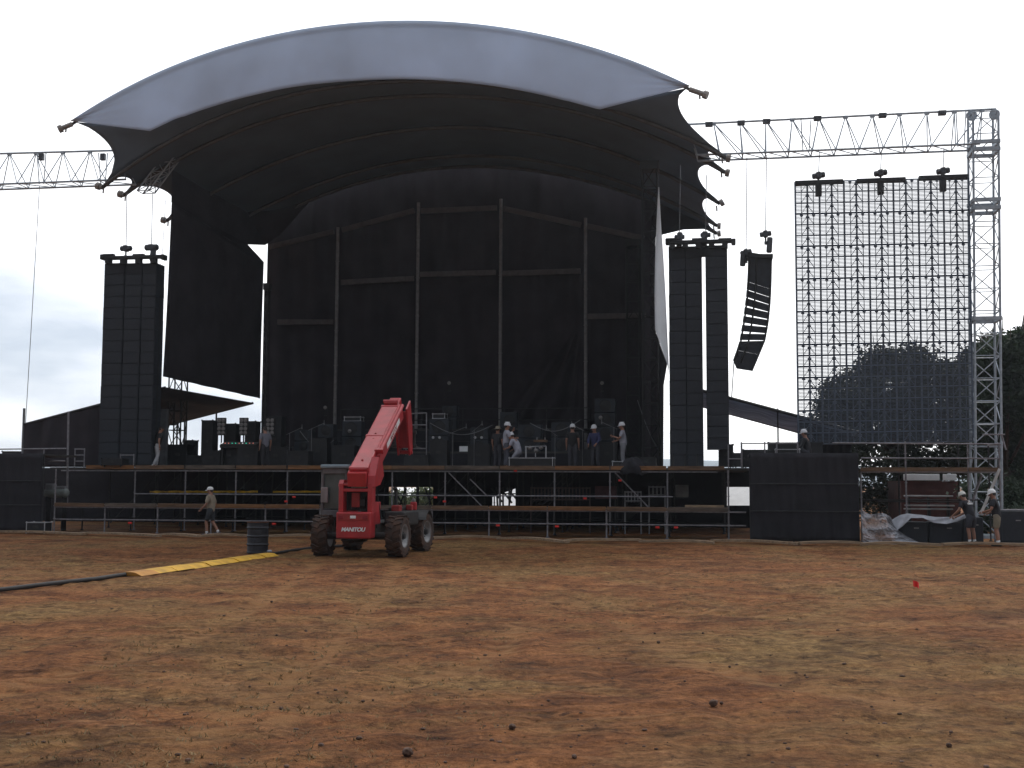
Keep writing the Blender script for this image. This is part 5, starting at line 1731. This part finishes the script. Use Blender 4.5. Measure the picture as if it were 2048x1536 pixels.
tag(MB().tube(S(1986, 1020, -1.0), S(2080, 1020, -1.0), 0.03, n=8).tube(S(2046, 1020, -1.0), SZ(2046, 0, -1.0), 0.03, n=8).tube(S(1990, 1020, -1.0), SZ(1990, 0, -1.0), 0.03, n=8).build('barrier_rail', M_galv), 'grey barrier rail behind the rightmost worker', 'rail')

# plastic sheeting: a heap at the left, a band lying along the cabinet tops
pv = -1.75
pl = MB()
def heap(s, t):
    w1 = 62 + 50 * t ** 2.2
    x = 1721 + w1 * s + 6 * t
    yt = 1016 + 22 * s + 6 * math.sin(6 * s)
    yb = 1088 + 3 * math.sin(5 * s)
    y = yt + (yb - yt) * t
    wr = 0.06 * math.sin(11 * s + 5 * t + 2 * math.sin(4 * t)) + 0.16 * noise.noise(Vector((s * 4, t * 5, 1))) + 0.12 * abs(noise.noise(Vector((s * 9, t * 10, 4)))) + 0.06 * abs(noise.noise(Vector((s * 19, t * 20, 9))))
    return S(x, y, pv + 0.35 * (1 - t) + wr)
pl.grid(heap, 90, 70)
tag(pl.build('plastic_sheet', M_plastic, smooth=True, solid=0.004), 'crumpled clear plastic sheeting heaped against the black scrim', 'plastic sheet')
pb = MB()
TOPL = [(1783, 1040), (1800, 1030), (1815, 1027), (1845, 1030), (1870, 1034), (1900, 1034), (1922, 1030), (1932, 1027)]
BOTL = [(1792, 1062), (1806, 1052), (1822, 1036), (1846, 1036), (1868, 1046), (1893, 1048), (1915, 1043), (1932, 1036)]
def band(s, t):
    x0, y0 = along(TOPL, s); x1, y1 = along(BOTL, s)
    p = S(x0 + (x1 - x0) * t, y0 + (y1 - y0) * t, -1.15 - 0.25 * t + 0.05 * math.sin(17 * s + 4 * t))
    return p
pb.grid(band, 60, 8)
tag(pb.build('plastic_sheet', M_plastic_w, smooth=True, solid=0.004), 'white plastic band drawn along the cabinet tops to the workers', 'plastic sheet')

# ================================================================== BACKGROUND
root = thing('site_building', 'low oxide red building with white roof edge seen through the scaffold', 'building', SZ(1862, 0, 9), RZ)
a, b = SZ(1803, 1.5, 9), SZ(1918, 1.5, 9)
zt = S(1862, 962, 9).z
MB().box(Vector(((a.x + b.x) / 2, (a.y + b.y) / 2, zt / 2)) + VA * 2, ((b - a).length, 4, zt), M3).build('wall', M_redwall, root)
for x0, x1 in ((1812, 1878), (1892, 1912)):
    p, q = S(x0, 954, 8.7), S(x1, 955, 8.7)
    MB().bbox((p + q) / 2 + VA * 0.3, ((q - p).length, 0.9, 0.26), M3, 0.02).build('roof_edge', M_white, root)
for y_, x0, x1 in ((992, 1808, 1905), (1011, 1810, 1908), (1018, 1808, 1905)):
    p, q = S(x0, y_, 7.6), S(x1, y_, 7.6)
    be = MB().bbox((p + q) / 2, ((q - p).length, 0.3, 0.06), M3, 0.01).build('bench', mat('bench_grey', (0.40, 0.40, 0.40), 0.7), root)
    for k in (0.1, 0.5, 0.9):
        r0 = p.lerp(q, k)
        MB().box(Vector((r0.x, r0.y, r0.z / 2 - 0.02)), (0.06, 0.2, r0.z - 0.06), M3).build('leg', M_dark_tube, be)

def covered(px0, px1, ytop, v, label, slope=0.5):
    a, b = SZ(px0, 0, v), SZ(px1, 0, v)
    zt = S((px0 + px1) / 2, ytop, v).z
    root = thing('white_ridge_shape', label, 'marquee', (a + b) / 2, RZ, 'white marquees behind the stage')
    h = Vector((0, 0, 1))
    dd = (b - a)
    rf_ = MB().prism([a + h * 0.55, a + h * zt + VA * 2.5, a + h * 0.55 + VA * 5], dd)
    rf_.build('roof', M_white, root)
    for k in (0.02, 0.5, 0.98):
        for e in (0.1, 4.9):
            q = a + dd * k + VA * e
            MB().tube(q, q + h * 0.6, 0.04).build('leg', M_alu, root)
covered(930, 1045, 955, 28, 'white sloped shape added to imitate sky in the opening below centre stage')  # added white slope that catches skylight, standing in for open sky
covered(1440, 1530, 950, 18, 'white sloped shape added to imitate sky in the gap left of the right scrim wall')  # also added: its bright slope imitates sky behind the gap
covered(776, 850, 975, 60, 'low white marquee far behind the stage right of the telehandler')
# slatted things stored under the stage
def slats(x0, x1, y0, y1, v, n, label, m):
    a, b = S(x0, y0, v), S(x1, y0, v)
    root = thing('slatted_barrier', label, 'barrier', SZ((x0 + x1) / 2, 0, v), RZ, 'slatted barriers stored under the stage')
    for k in range(n):
        s = k / (n - 1)
        q, r_ = S(x0 + (x1 - x0) * s, y0, v), S(x0 + (x1 - x0) * s, y1, v)
        MB().box((q + r_) / 2, (0.05, 0.03, (q - r_).length), M3).build('slat', m, root)
    for y in (y0 + 2, y1 - 2):
        MB().tube(S(x0, y, v), S(x1, y, v), 0.025, n=6).build('rail', m, root)
    for x in (x0, x1):
        q = S(x, y1, v)
        MB().tube(Vector((q.x, q.y, 0)), q, 0.03, n=6).build('foot', m, root)
slats(1062, 1180, 974, 1001, 4.2, 18, 'row of brownish slats in the dark under the stage right of centre', mat('dull_slat', (0.07, 0.05, 0.05), 0.8))
slats(1250, 1282, 982, 1004, 4.0, 6, 'short row of pale balusters beside the diagonal brace', mat('pale_slat', (0.20, 0.20, 0.21), 0.7))
slats(1298, 1330, 972, 992, 4.2, 5, 'row of pale slats just left of the last upright under the deck', MATS['pale_slat'])
pc = MB().bbox(S(1212, 985, 4.6), (0.85, 0.4, 0.5), M3, 0.02)
pb_ = pc.build('wooden_crate', mat('dusky_red', (0.08, 0.035, 0.04), 0.85))
tag(pb_, 'dull red crate on the walkway level between the slats and the balusters', 'crate')
bx = MB().bbox(S(1364, 982, 4.4), (0.5, 0.4, 0.48), M3, 0.02)
tag(bx.build('grey_crate', mat('dull_grey', (0.13, 0.125, 0.115), 0.8)), 'grey crate under the deck below the right speaker columns', 'crate')

# ------------------------------------------------------------------ trees
def leaf_mat(name, a, b):
    return mat(name, a, 0.8, var=0.3, scale=1.3, col2=b, translucent=0.25)
M_leafd = leaf_mat('dark_foliage', (0.034, 0.042, 0.022), (0.014, 0.019, 0.010))
M_leafg = leaf_mat('green_foliage', (0.045, 0.072, 0.036), (0.018, 0.03, 0.016))

def tree(name, label, v, lobes, trunk, m, nleaf, size, group='trees behind the screen', cat='tree'):
    base = SZ(trunk[0], 0, v)
    root = thing(name, label, cat, base, 0, group)
    D = (base - EYE).length
    cents = [(S(x, y, v + random.uniform(-1.3, 1.3)), r * D / F) for x, y, r in lobes]
    tm = MB()
    top = S(trunk[0], trunk[1], v)
    tm.path([base, base.lerp(top, 0.35) + Vector((0.1, 0, 0)), base.lerp(top, 0.7) + Vector((-0.08, 0.1, 0)), top], 0.2, 10, [0.26, 0.2, 0.16, 0.08])
    for c_, r_ in cents:
        st_ = base.lerp(top, random.uniform(0.35, 0.8))
        mid = st_.lerp(c_, 0.5) + Vector((random.uniform(-.3, .3), random.uniform(-.3, .3), -0.2))
        tm.path([st_, mid, c_, c_ + (c_ - mid) * 0.4], 0.05, 6, [0.09, 0.06, 0.035, 0.012])
    tm.build('trunk', M_bark, root, smooth=True)
    cw = MB()
    tot = sum(r_ ** 2 for _, r_ in cents)
    for c_, r_ in cents:
        k = int(nleaf * r_ ** 2 / tot / 9)
        for _ in range(k):
            dv_ = Vector((random.gauss(0, 1), random.gauss(0, 1), random.gauss(0, 1))).normalized()
            rad = r_ * (random.random() ** 0.45) * (0.86 + 0.38 * noise.noise(dv_ * 2.2 + c_))
            cc = c_ + Vector((dv_.x * rad, dv_.y * rad, dv_.z * rad * 0.92))
            for _ in range(9):
                p = cc + Vector((random.gauss(0, .17), random.gauss(0, .17), random.gauss(0, .15)))
                s_ = size * random.uniform(0.6, 1.3)
                x_ = Vector((random.gauss(0, 1), random.gauss(0, 1), random.gauss(0, 0.7))).normalized()
                y_ = x_.cross(Vector((random.gauss(0, 1), random.gauss(0, 1), random.gauss(0, 1)))).normalized()
                o = len(cw.v)
                cw.v += [p - x_ * s_, p + y_ * s_ * 0.45, p + x_ * s_, p - y_ * s_ * 0.45]
                cw.f.append((o, o + 1, o + 2, o + 3))
    cw.build('crown', m, root)
    return root

tree('leafy_tree', 'round dark tree standing right behind the video screen', 15, [(1700, 790, 52), (1738, 745, 45), (1790, 728, 42), (1845, 735, 44), (1885, 770, 46), (1915, 800, 30), (1680, 848, 46), (1745, 815, 62), (1815, 800, 64), (1870, 845, 55), (1720, 885, 46), (1800, 880, 55), (1655, 815, 30), (1830, 712, 24), (1750, 712, 22), (1640, 860, 34), (1900, 745, 30), (1660, 780, 24)], (1790, 780), M_leafd, 30000, 0.12)
tree('leafy_tree', 'tall greener tree rising beside the steel tower at the right edge', 12, [(1990, 752, 44), (2040, 735, 48), (1965, 800, 42), (2025, 815, 62), (1990, 870, 56), (2050, 885, 60), (1970, 702, 20), (2003, 690, 24), (2040, 682, 20), (2080, 800, 80), (2020, 940, 55), (1958, 905, 40), (2065, 960, 60), (1985, 715, 36), (2020, 705, 34), (2045, 672, 22)], (2010, 780), M_leafg, 36000, 0.125)
tree('leafy_tree', 'slender dark tree between the round tree and the tower', 18, [(1925, 775, 40), (1950, 810, 46), (1925, 860, 50), (1955, 745, 36), (1960, 870, 50), (1935, 915, 46), (1965, 708, 26), (1950, 722, 32), (1932, 748, 36), (1980, 690, 24)], (1938, 800), M_leafd, 20000, 0.12)
for i, (lob, v, lb_, mm) in enumerate((
    ([(1640, 890, 32), (1690, 915, 40), (1750, 930, 42), (1620, 930, 30), (1780, 985, 46), (1730, 1000, 50), (1775, 1010, 40)], 13, 'dark bush below the round tree beside the scrim wall', M_leafd),
    ([(1810, 925, 44), (1860, 930, 44), (1905, 930, 40), (1850, 960, 40)], 14.5, 'dark bush behind the red building', M_leafd),
    ([(1960, 985, 42), (2010, 1000, 48), (2060, 1005, 50), (1985, 1040, 30), (2050, 1045, 36)], 6, 'low green bush at the right edge below the tall tree', M_leafg),
    ([(795, 1000, 24), (830, 1003, 22), (860, 996, 24), (775, 1012, 20), (845, 984, 16)], 45, 'pale green bush far behind the telehandler', leaf_mat('pale_foliage', (0.16, 0.20, 0.09), (0.07, 0.09, 0.04))),
    ([(985, 1000, 20), (955, 998, 22), (1000, 1010, 20)], 42, 'green bush far behind the centre of the stage', MATS['pale_foliage'] if 'pale_foliage' in MATS else M_leafg))):
    tree('bush', lb_, v, lob, (lob[0][0], lob[0][1]), mm, 4500, 0.12, 'bushes beyond the stage', 'bush')

# ================================================================== PEOPLE
def skin_mesh(nodes, edges, root, sub=2):
    """grow one continuous surface round a skeleton; nodes: name -> (point, radius or (rx, ry))"""
    names = list(nodes)
    idx = {n: i for i, n in enumerate(names)}
    me = bpy.data.meshes.new('skeleton')
    me.from_pydata([tuple(nodes[n][0]) for n in names], [(idx[a], idx[b]) for a, b in edges], [])
    ob = bpy.data.objects.new('skeleton', me)
    COL.objects.link(ob)
    sk_ = ob.modifiers.new('skin', 'SKIN')
    sk_.use_smooth_shade = True
    ss = ob.modifiers.new('sub', 'SUBSURF')
    ss.levels = ss.render_levels = sub
    for n in names:
        r_ = nodes[n][1]
        v_ = me.skin_vertices[0].data[idx[n]]
        v_.radius = r_ if isinstance(r_, tuple) else (r_, r_)
        v_.use_root = (n == root)
    dg = bpy.context.evaluated_depsgraph_get()
    dg.update()
    ev = bpy.data.meshes.new_from_object(ob.evaluated_get(dg))
    mb = MB().add([v.co for v in ev.vertices], [tuple(p.vertices) for p in ev.polygons])
    bpy.data.objects.remove(ob)
    bpy.data.meshes.remove(me)
    bpy.data.meshes.remove(ev)
    return mb

def person(label, foot, h, rz, lean=0.0, legs=None, arms=None, drop=0.0, shirt=(0.1, 0.1, 0.1), pants=(0.05, 0.05, 0.06), shorts=False, shoes=(0.02, 0.02, 0.02), hat='helmet', hatcol=(0.66, 0.66, 0.69), head_turn=0.0, text=None, sleeves=0.45, socks=None, nod=0.0, group=None):
    s = h / 1.78
    root = thing('person', label, 'person', foot, rz, group)
    V = lambda x, y, z: Vector((x, y, z))
    hipz = 0.93 - drop
    leg = legs or [((-0.11, 0.04, 0.50), (-0.12, -0.02, 0.085)), ((0.11, 0.04, 0.50), (0.12, -0.02, 0.085))]
    arm = arms or [((-0.25, -0.03, 1.15), (-0.25, 0.05, 0.90)), ((0.25, -0.03, 1.15), (0.25, 0.05, 0.90))]
    LM = Matrix.Rotation(-R(lean), 3, 'X')
    pv_ = V(0, 0, 0.95 - drop)
    def up(p):
        return (pv_ + LM @ (Vector(p) - V(0, 0, 0.95))) * s
    def lo(p):
        return Vector(p) * s
    n = {'pelvis': (lo((0, 0, hipz + 0.04)), 0.105 * s), 'waist': (up((0, 0.0, 1.10)), 0.10 * s), 'chest': (up((0, 0.0, 1.32)), 0.12 * s),
         'neck': (up((0, -0.01, 1.49)), 0.062 * s), 'skull': (up((0, 0.0, 1.58)), 0.075 * s), 'head': (up((0, 0.01, 1.66)), (0.088 * s, 0.105 * s)), 'crown': (up((0, 0.0, 1.73)), 0.07 * s)}
    e = [('pelvis', 'waist'), ('waist', 'chest'), ('chest', 'neck'), ('neck', 'skull'), ('skull', 'head'), ('head', 'crown')]
    for i, t in enumerate(('a', 'b')):
        sg = -1 if i == 0 else 1
        kn, an = leg[i]
        toe = Vector(an) + V(0.03 * sg, 0.17, -0.05)
        n['hip' + t] = (lo((0.10 * sg, 0, hipz - 0.05)), 0.095 * s)
        n['knee' + t] = (lo(kn), 0.062 * s)
        n['calf' + t] = (lo(Vector(kn).lerp(Vector(an), 0.35) + V(0, -0.015, 0)), 0.060 * s)
        n['ankle' + t] = (lo(an), 0.043 * s)
        n['toe' + t] = (lo(toe), 0.035 * s)
        e += [('pelvis', 'hip' + t), ('hip' + t, 'knee' + t), ('knee' + t, 'calf' + t), ('calf' + t, 'ankle' + t), ('ankle' + t, 'toe' + t)]
        el, wr = arm[i]
        n['sho' + t] = (up((0.185 * sg, 0, 1.43)), 0.072 * s)
        n['elb' + t] = (up(el), 0.045 * s)
        n['wri' + t] = (up(wr), 0.030 * s)
        dirh = (n['wri' + t][0] - n['elb' + t][0]).normalized()
        n['palm' + t] = (n['wri' + t][0] + dirh * 0.075 * s, (0.042 * s, 0.020 * s))
        e += [('chest', 'sho' + t), ('sho' + t, 'elb' + t), ('elb' + t, 'wri' + t), ('wri' + t, 'palm' + t)]
    body = skin_mesh(n, e, 'pelvis')
    # face, ears, fingers join the same mesh
    HM = Matrix.Rotation(R(head_turn), 3, 'Z') @ Matrix.Rotation(-R(lean * 0.5 + nod), 3, 'X')
    hc = n['head'][0]
    fp = lambda x, y, z: hc + HM @ (Vector((x, y, z)) * s)
    body.ell(fp(0, 0.012, -0.055), (0.062 * s, 0.078 * s, 0.055 * s), 12, 8, HM)
    body.ell(fp(0, 0.0, 0.01), (0.078 * s, 0.098 * s, 0.10 * s), 14, 10, HM)
    body.ell(fp(0, 0.105, -0.018), (0.014 * s, 0.022 * s, 0.026 * s), 8, 6, HM)
    body.ell(fp(0, 0.085, -0.072), (0.028 * s, 0.014 * s, 0.010 * s), 8, 5, HM)
    for sg in (-1, 1):
        body.ell(fp(0.079 * sg, -0.005, -0.012), (0.012 * s, 0.022 * s, 0.034 * s), 8, 6, HM)
        body.ell(fp(0.030 * sg, 0.092, 0.022), (0.018 * s, 0.010 * s, 0.008 * s), 8, 5, HM)
    for i, t in enumerate(('a', 'b')):
        sg = -1 if i == 0 else 1
        pm = n['palm' + t][0]
        f = (pm - n['wri' + t][0]).normalized()
        side = f.cross(Vector((sg * 1.0, 0.2, 0.3))).normalized()
        nrm = side.cross(f).normalized()
        for k in range(4):
            b0_ = pm + side * (0.017 * (k - 1.5)) * s + f * 0.012 * s
            ln_ = (0.034, 0.040, 0.037, 0.028)[k] * s
            b1_ = b0_ + f * ln_
            b2_ = b1_ + (f * 0.75 + nrm * 0.5).normalized() * ln_ * 0.7
            b3_ = b2_ + (f * 0.4 + nrm * 0.8).normalized() * ln_ * 0.55
            body.path([b0_, b1_, b2_, b3_], 0.008 * s, 6, [0.0095 * s, 0.009 * s, 0.008 * s, 0.006 * s])
        t0 = n['wri' + t][0] + f * 0.03 * s + side * -0.03 * s
        body.path([t0, t0 + (f + side * -0.6).normalized() * 0.035 * s, t0 + (f * 1.2 + side * -0.5).normalized() * 0.065 * s], 0.01 * s, 6, [0.012 * s, 0.011 * s, 0.008 * s])
    body.build('body', M_skin, root, smooth=True, local=True)
    # clothing follows the same skeleton, a little fuller
    g = 1.16
    sn = {'hem': (n['pelvis'][0] + Vector((0, 0, -0.15 * s)), 0.165 * s), 'waist': (n['waist'][0], 0.155 * s), 'chest': (n['chest'][0], 0.165 * s), 'col': (n['neck'][0].lerp(n['chest'][0], 0.25), 0.075 * s)}
    se_ = [('hem', 'waist'), ('waist', 'chest'), ('chest', 'col')]
    for t in ('a', 'b'):
        sn['s' + t] = (n['sho' + t][0], 0.090 * s)
        if sleeves > 1:
            sn['e' + t] = (n['elb' + t][0], 0.062 * s)
            sn['w' + t] = (n['wri' + t][0].lerp(n['elb' + t][0], 0.12), 0.046 * s)
            se_ += [('chest', 's' + t), ('s' + t, 'e' + t), ('e' + t, 'w' + t)]
        else:
            sn['e' + t] = (n['sho' + t][0].lerp(n['elb' + t][0], sleeves + 0.3), 0.072 * s)
            se_ += [('chest', 's' + t), ('s' + t, 'e' + t)]
    cn = '%.2f_%.2f_%.2f' % shirt
    sh = skin_mesh(sn, se_, 'chest').build('shirt', cloth(cn, shirt), root, smooth=True, local=True)
    pn = {'belt': (n['waist'][0], 0.13 * s), 'pel': (n['pelvis'][0], 0.155 * s)}
    pe = [('belt', 'pel')]
    for t in ('a', 'b'):
        pn['h' + t] = (n['hip' + t][0], 0.112 * s)
        if shorts:
            pn['k' + t] = (n['hip' + t][0].lerp(n['knee' + t][0], 0.93), 0.098 * s)
            pe += [('pel', 'h' + t), ('h' + t, 'k' + t)]
        else:
            pn['k' + t] = (n['knee' + t][0], 0.080 * s)
            pn['c' + t] = (n['ankle' + t][0] + Vector((0, 0, 0.02 * s)), 0.066 * s)
            pe += [('pel', 'h' + t), ('h' + t, 'k' + t), ('k' + t, 'c' + t)]
    pc = '%.2f_%.2f_%.2f' % pants
    skin_mesh(pn, pe, 'pel').build('shorts' if shorts else 'trousers', cloth(pc, pants), root, smooth=True, local=True)
    for t in ('a', 'b'):
        an, to = n['ankle' + t][0], n['toe' + t][0]
        dd = (to - an); dd.z = 0
        heel = an - dd.normalized() * 0.055 * s
        z0 = an.z - 0.085 * s
        pr = MB()
        hd = math.atan2(-dd.x, dd.y)
        mm = Matrix.Rotation(hd, 3, 'Z')
        mid = (heel + to) / 2
        pr.bbox(Vector((mid.x, mid.y, z0 + 0.018 * s)) , (0.095 * s, 0.30 * s, 0.034 * s), mm, 0.012 * s)
        pr.ell(Vector((mid.x, mid.y, z0 + 0.05 * s)) + mm @ Vector((0, 0.03 * s, 0)), (0.048 * s, 0.135 * s, 0.045 * s), 12, 8, mm)
        pr.ell(Vector((an.x, an.y, z0 + 0.075 * s)) + mm @ Vector((0, -0.03 * s, 0)), (0.046 * s, 0.065 * s, 0.06 * s), 12, 8, mm)
        pr.build('shoe', cloth('shoe_%.2f' % shoes[0], shoes), root, smooth=True, local=True)
        if socks:
            kn = n['knee' + t][0]
            MB().tube(an + Vector((0, 0, -0.02 * s)), an.lerp(kn, 0.22), 0.047 * s, 0.052 * s, 12).build('sock', cloth('sock', socks), root, smooth=True, local=True)
    hcol = mat('hat_%.2f_%.2f_%.2f' % hatcol, hatcol, 0.45, var=0.05)
    if hat == 'helmet':
        q = MB()
        prof = [(0.121, 0.0), (0.122, 0.03), (0.113, 0.075), (0.088, 0.115), (0.05, 0.138), (0.0, 0.145)]
        q.lathe([(a_ * s, b_ * s) for a_, b_ in prof], fp(0, 0, 0.03), 20, HM @ Matrix.Diagonal((0.93, 1.08, 1.0)))
        q.box(fp(0, 0.0, 0.172), (0.03 * s, 0.20 * s, 0.015 * s), HM)
        hh = q.build('helmet', hcol, root, smooth=True, local=True)
        def brim(a_, b_):
            th_ = R(-75 + 150 * a_)
            rr = 0.12 + 0.06 * b_ * max(0, math.cos(th_))
            return fp(math.sin(th_) * rr * 0.93, math.cos(th_) * rr * 1.08, 0.034 - 0.018 * b_)
        MB().grid(brim, 14, 2).build('brim', hcol, hh, local=True, solid=0.006)
    elif hat == 'cap':
        q = MB()
        prof = [(0.106, 0.0), (0.107, 0.04), (0.095, 0.08), (0.06, 0.108), (0.0, 0.116)]
        q.lathe([(a_ * s, b_ * s) for a_, b_ in prof], fp(0, -0.005, 0.028), 18, HM @ Matrix.Diagonal((0.92, 1.08, 1.0)))
        hh = q.build('cap', hcol, root, smooth=True, local=True)
        def peak(a_, b_):
            th_ = R(-55 + 110 * a_)
            rr = 0.105 + 0.075 * b_ * math.cos(th_)
            return fp(math.sin(th_) * rr * 0.92, math.cos(th_) * rr * 1.08, 0.034 - 0.028 * b_)
        MB().grid(peak, 10, 2).build('peak', hcol, hh, local=True, solid=0.006)
    elif hat == 'brimhat':
        q = MB()
        q.lathe([(0.19 * s, -0.012 * s), (0.14 * s, 0.0), (0.108 * s, 0.008 * s), (0.104 * s, 0.07 * s), (0.08 * s, 0.11 * s), (0.0, 0.115 * s)], fp(0, 0, 0.03), 20, HM)
        q.build('hat', hcol, root, smooth=True, local=True)
    hr = MB()
    if hat is None:
        hr.ell(fp(0, -0.014, 0.035), (0.090 * s, 0.105 * s, 0.090 * s), 14, 8, HM)
    hr.ell(fp(0, -0.045, 0.0), (0.082 * s, 0.075 * s, 0.075 * s), 12, 8, HM)
    hr.build('hair', mat('hair_dark', (0.03, 0.02, 0.015), 0.7), root, smooth=True, local=True)
    if text:
        back = n['chest'][0] - (LM @ Vector((0, 0.150 * s, 0))) 
        bm4 = Matrix.Translation(back + LM @ Vector((0, 0, 0.03))) @ LM.to_4x4() @ Matrix.Rotation(R(90), 4, 'X')
        a_ = text_mb(text[0], 0.07 * s, bm4 @ Matrix.Translation((0, 0.055 * s, 0)), 0.012, 0.002)
        b_ = text_mb(text[1], 0.085 * s, bm4 @ Matrix.Translation((0, -0.03 * s, 0)), 0.012, 0.003)
        a_.add(b_.v, b_.f)
        a_.build('lettering', M_white, sh, local=True)
    return root

D_ = ZD + 0.001
def on_deck(px, v, z=D_):
    return SZ(px, z, v)
ST = RZ
# man walking along the walkway front
person('man in white cap, beige shirt and dark shorts walking past the walkway', G(421, 1072), 1.77, R(78), lean=4,
       legs=[((-0.10, 0.14, 0.50), (-0.10, 0.10, 0.085)), ((0.10, -0.03, 0.49), (0.10, -0.27, 0.13))],
       arms=[((-0.24, 0.06, 1.17), (-0.20, 0.27, 1.02)), ((0.26, -0.06, 1.16), (0.26, 0.06, 0.92))],
       shirt=(0.27, 0.225, 0.17), pants=(0.03, 0.035, 0.04), shorts=True, shoes=(0.05, 0.05, 0.06), hat='cap', hatcol=(0.72, 0.72, 0.72), socks=(0.6, 0.6, 0.6), head_turn=8, sleeves=0.62)
# two workers at the right
person('worker in lettered black crew shirt and dark shorts bending over the plastic', G(1944, 1090), 1.78, R(30), lean=26,
       arms=[((-0.34, 0.10, 1.20), (-0.40, 0.34, 1.13)), ((0.10, 0.24, 1.18), (-0.14, 0.44, 1.12))],
       shirt=(0.022, 0.022, 0.028), pants=(0.04, 0.042, 0.055), shorts=True, hat='helmet', hatcol=(0.62, 0.60, 0.55), text=('TX', 'CREW'), nod=12, socks=(0.05, 0.05, 0.06))
person('worker in white helmet, black shirt and khaki shorts at the right edge', G(1996, 1092), 1.80, R(62), lean=10,
       arms=[((-0.27, 0.10, 1.18), (-0.22, 0.34, 1.15)), ((0.27, 0.06, 1.16), (0.24, 0.28, 1.08))],
       shirt=(0.024, 0.022, 0.026), pants=(0.21, 0.185, 0.135), shorts=True, hat='helmet', hatcol=(0.80, 0.80, 0.80), socks=(0.3, 0.3, 0.3), nod=8)
# on the stage
person('dark clothed person in tan brimmed hat standing left of the white shirted man', on_deck(995, 5.0), 1.72, R(-30), shirt=(0.03, 0.03, 0.035), hat='brimhat', hatcol=(0.26, 0.22, 0.16))
person('standing man in white helmet and white shirt raising a hand to his face', on_deck(1012, 4.8), 1.84, R(-75), 3,
       arms=[((-0.24, 0.16, 1.22), (-0.10, 0.26, 1.50)), ((0.25, 0.08, 1.16), (0.18, 0.30, 1.20))], shirt=(0.40, 0.40, 0.46), pants=(0.09, 0.09, 0.11), sleeves=0.5)
person('stooping man in white helmet and white shirt by the lamp trolley', on_deck(1038, 4.6), 1.74, R(62), 30, drop=0.22,
       legs=[((-0.13, 0.22, 0.46), (-0.14, -0.06, 0.085)), ((0.13, 0.20, 0.46), (0.14, -0.08, 0.085))],
       arms=[((-0.26, 0.20, 1.22), (-0.16, 0.42, 1.30)), ((0.26, 0.18, 1.20), (0.16, 0.42, 1.20))], shirt=(0.38, 0.38, 0.45), pants=(0.30, 0.30, 0.34), sleeves=0.5)
person('black clothed worker in white helmet right of the lamp trolley, facing away', on_deck(1145, 5.2), 1.78, R(-10), shirt=(0.018, 0.018, 0.02), hat='helmet')
person('worker in white helmet and navy jacket leaning towards the third frame post', on_deck(1191, 5.0), 1.74, R(150), 10, shirt=(0.035, 0.04, 0.10), sleeves=2, hat='helmet',
       arms=[((-0.25, 0.12, 1.18), (-0.18, 0.32, 1.06)), ((0.25, 0.12, 1.18), (0.16, 0.32, 1.04))])
person('worker in white helmet and pale shirt standing beside the black cloth bundle', on_deck(1247, 4.5), 1.80, R(80), 4, shirt=(0.30, 0.30, 0.35), pants=(0.20, 0.20, 0.22), hat='helmet',
       arms=[((-0.22, 0.12, 1.18), (-0.14, 0.34, 1.28)), ((0.24, 0.10, 1.17), (0.16, 0.30, 1.12))])
person('silhouetted person in dark top and pale trousers beside the left speaker columns', on_deck(313, 3.9), 1.74, R(-60), 12, shirt=(0.02, 0.02, 0.022), pants=(0.42, 0.42, 0.44), shoes=(0.6, 0.6, 0.6), hat=None,
       legs=[((-0.10, 0.05, 0.50), (-0.10, 0.02, 0.085)), ((0.10, 0.02, 0.50), (0.10, -0.16, 0.09))])
person('dim man in grey shirt standing under the rightmost lamp panel', on_deck(530, 4.2), 1.72, R(40), 6, shirt=(0.15, 0.15, 0.18), pants=(0.03, 0.03, 0.035), hat=None, sleeves=0.6)
person('white helmeted person seated on the right wing below the canopy', on_deck(1617, 2.6, 2.94) - Vector((0, 0, 0.0)), 1.75, R(60), 12, drop=0.72,
       legs=[((-0.16, 0.40, 0.42), (-0.14, 0.30, 0.085)), ((0.16, 0.40, 0.42), (0.14, 0.30, 0.085))], shirt=(0.03, 0.03, 0.035), sleeves=2,
       arms=[((-0.26, 0.16, 1.18), (-0.18, 0.38, 1.12)), ((0.26, 0.16, 1.18), (0.18, 0.38, 1.12))])

# ================================================================== ADDED HAZE IMITATING LENS GLARE
hz = MB().box((0, 500, 14), (2600, 1500, 30.5))
hzo = bpy.data.meshes.new('glare_haze')
hzm = bpy.data.materials.new('glare_haze_air')
hzm.use_nodes = True
hn = hzm.node_tree
hn.nodes.remove(hn.nodes['Principled BSDF'])
pv = hn.nodes.new('ShaderNodeVolumePrincipled')
pv.inputs['Color'].default_value = (0.80, 0.89, 1.0, 1)
pv.inputs['Density'].default_value = 0.00026  # thin added volume lifts the blacks the way lens glare does
pv.inputs['Anisotropy'].default_value = 0.6
hn.links.new(pv.outputs[0], hn.nodes['Material Output'].inputs['Volume'])
tag(hz.build('glare_haze', hzm, base=(0, 500, 14)), kind='stuff')
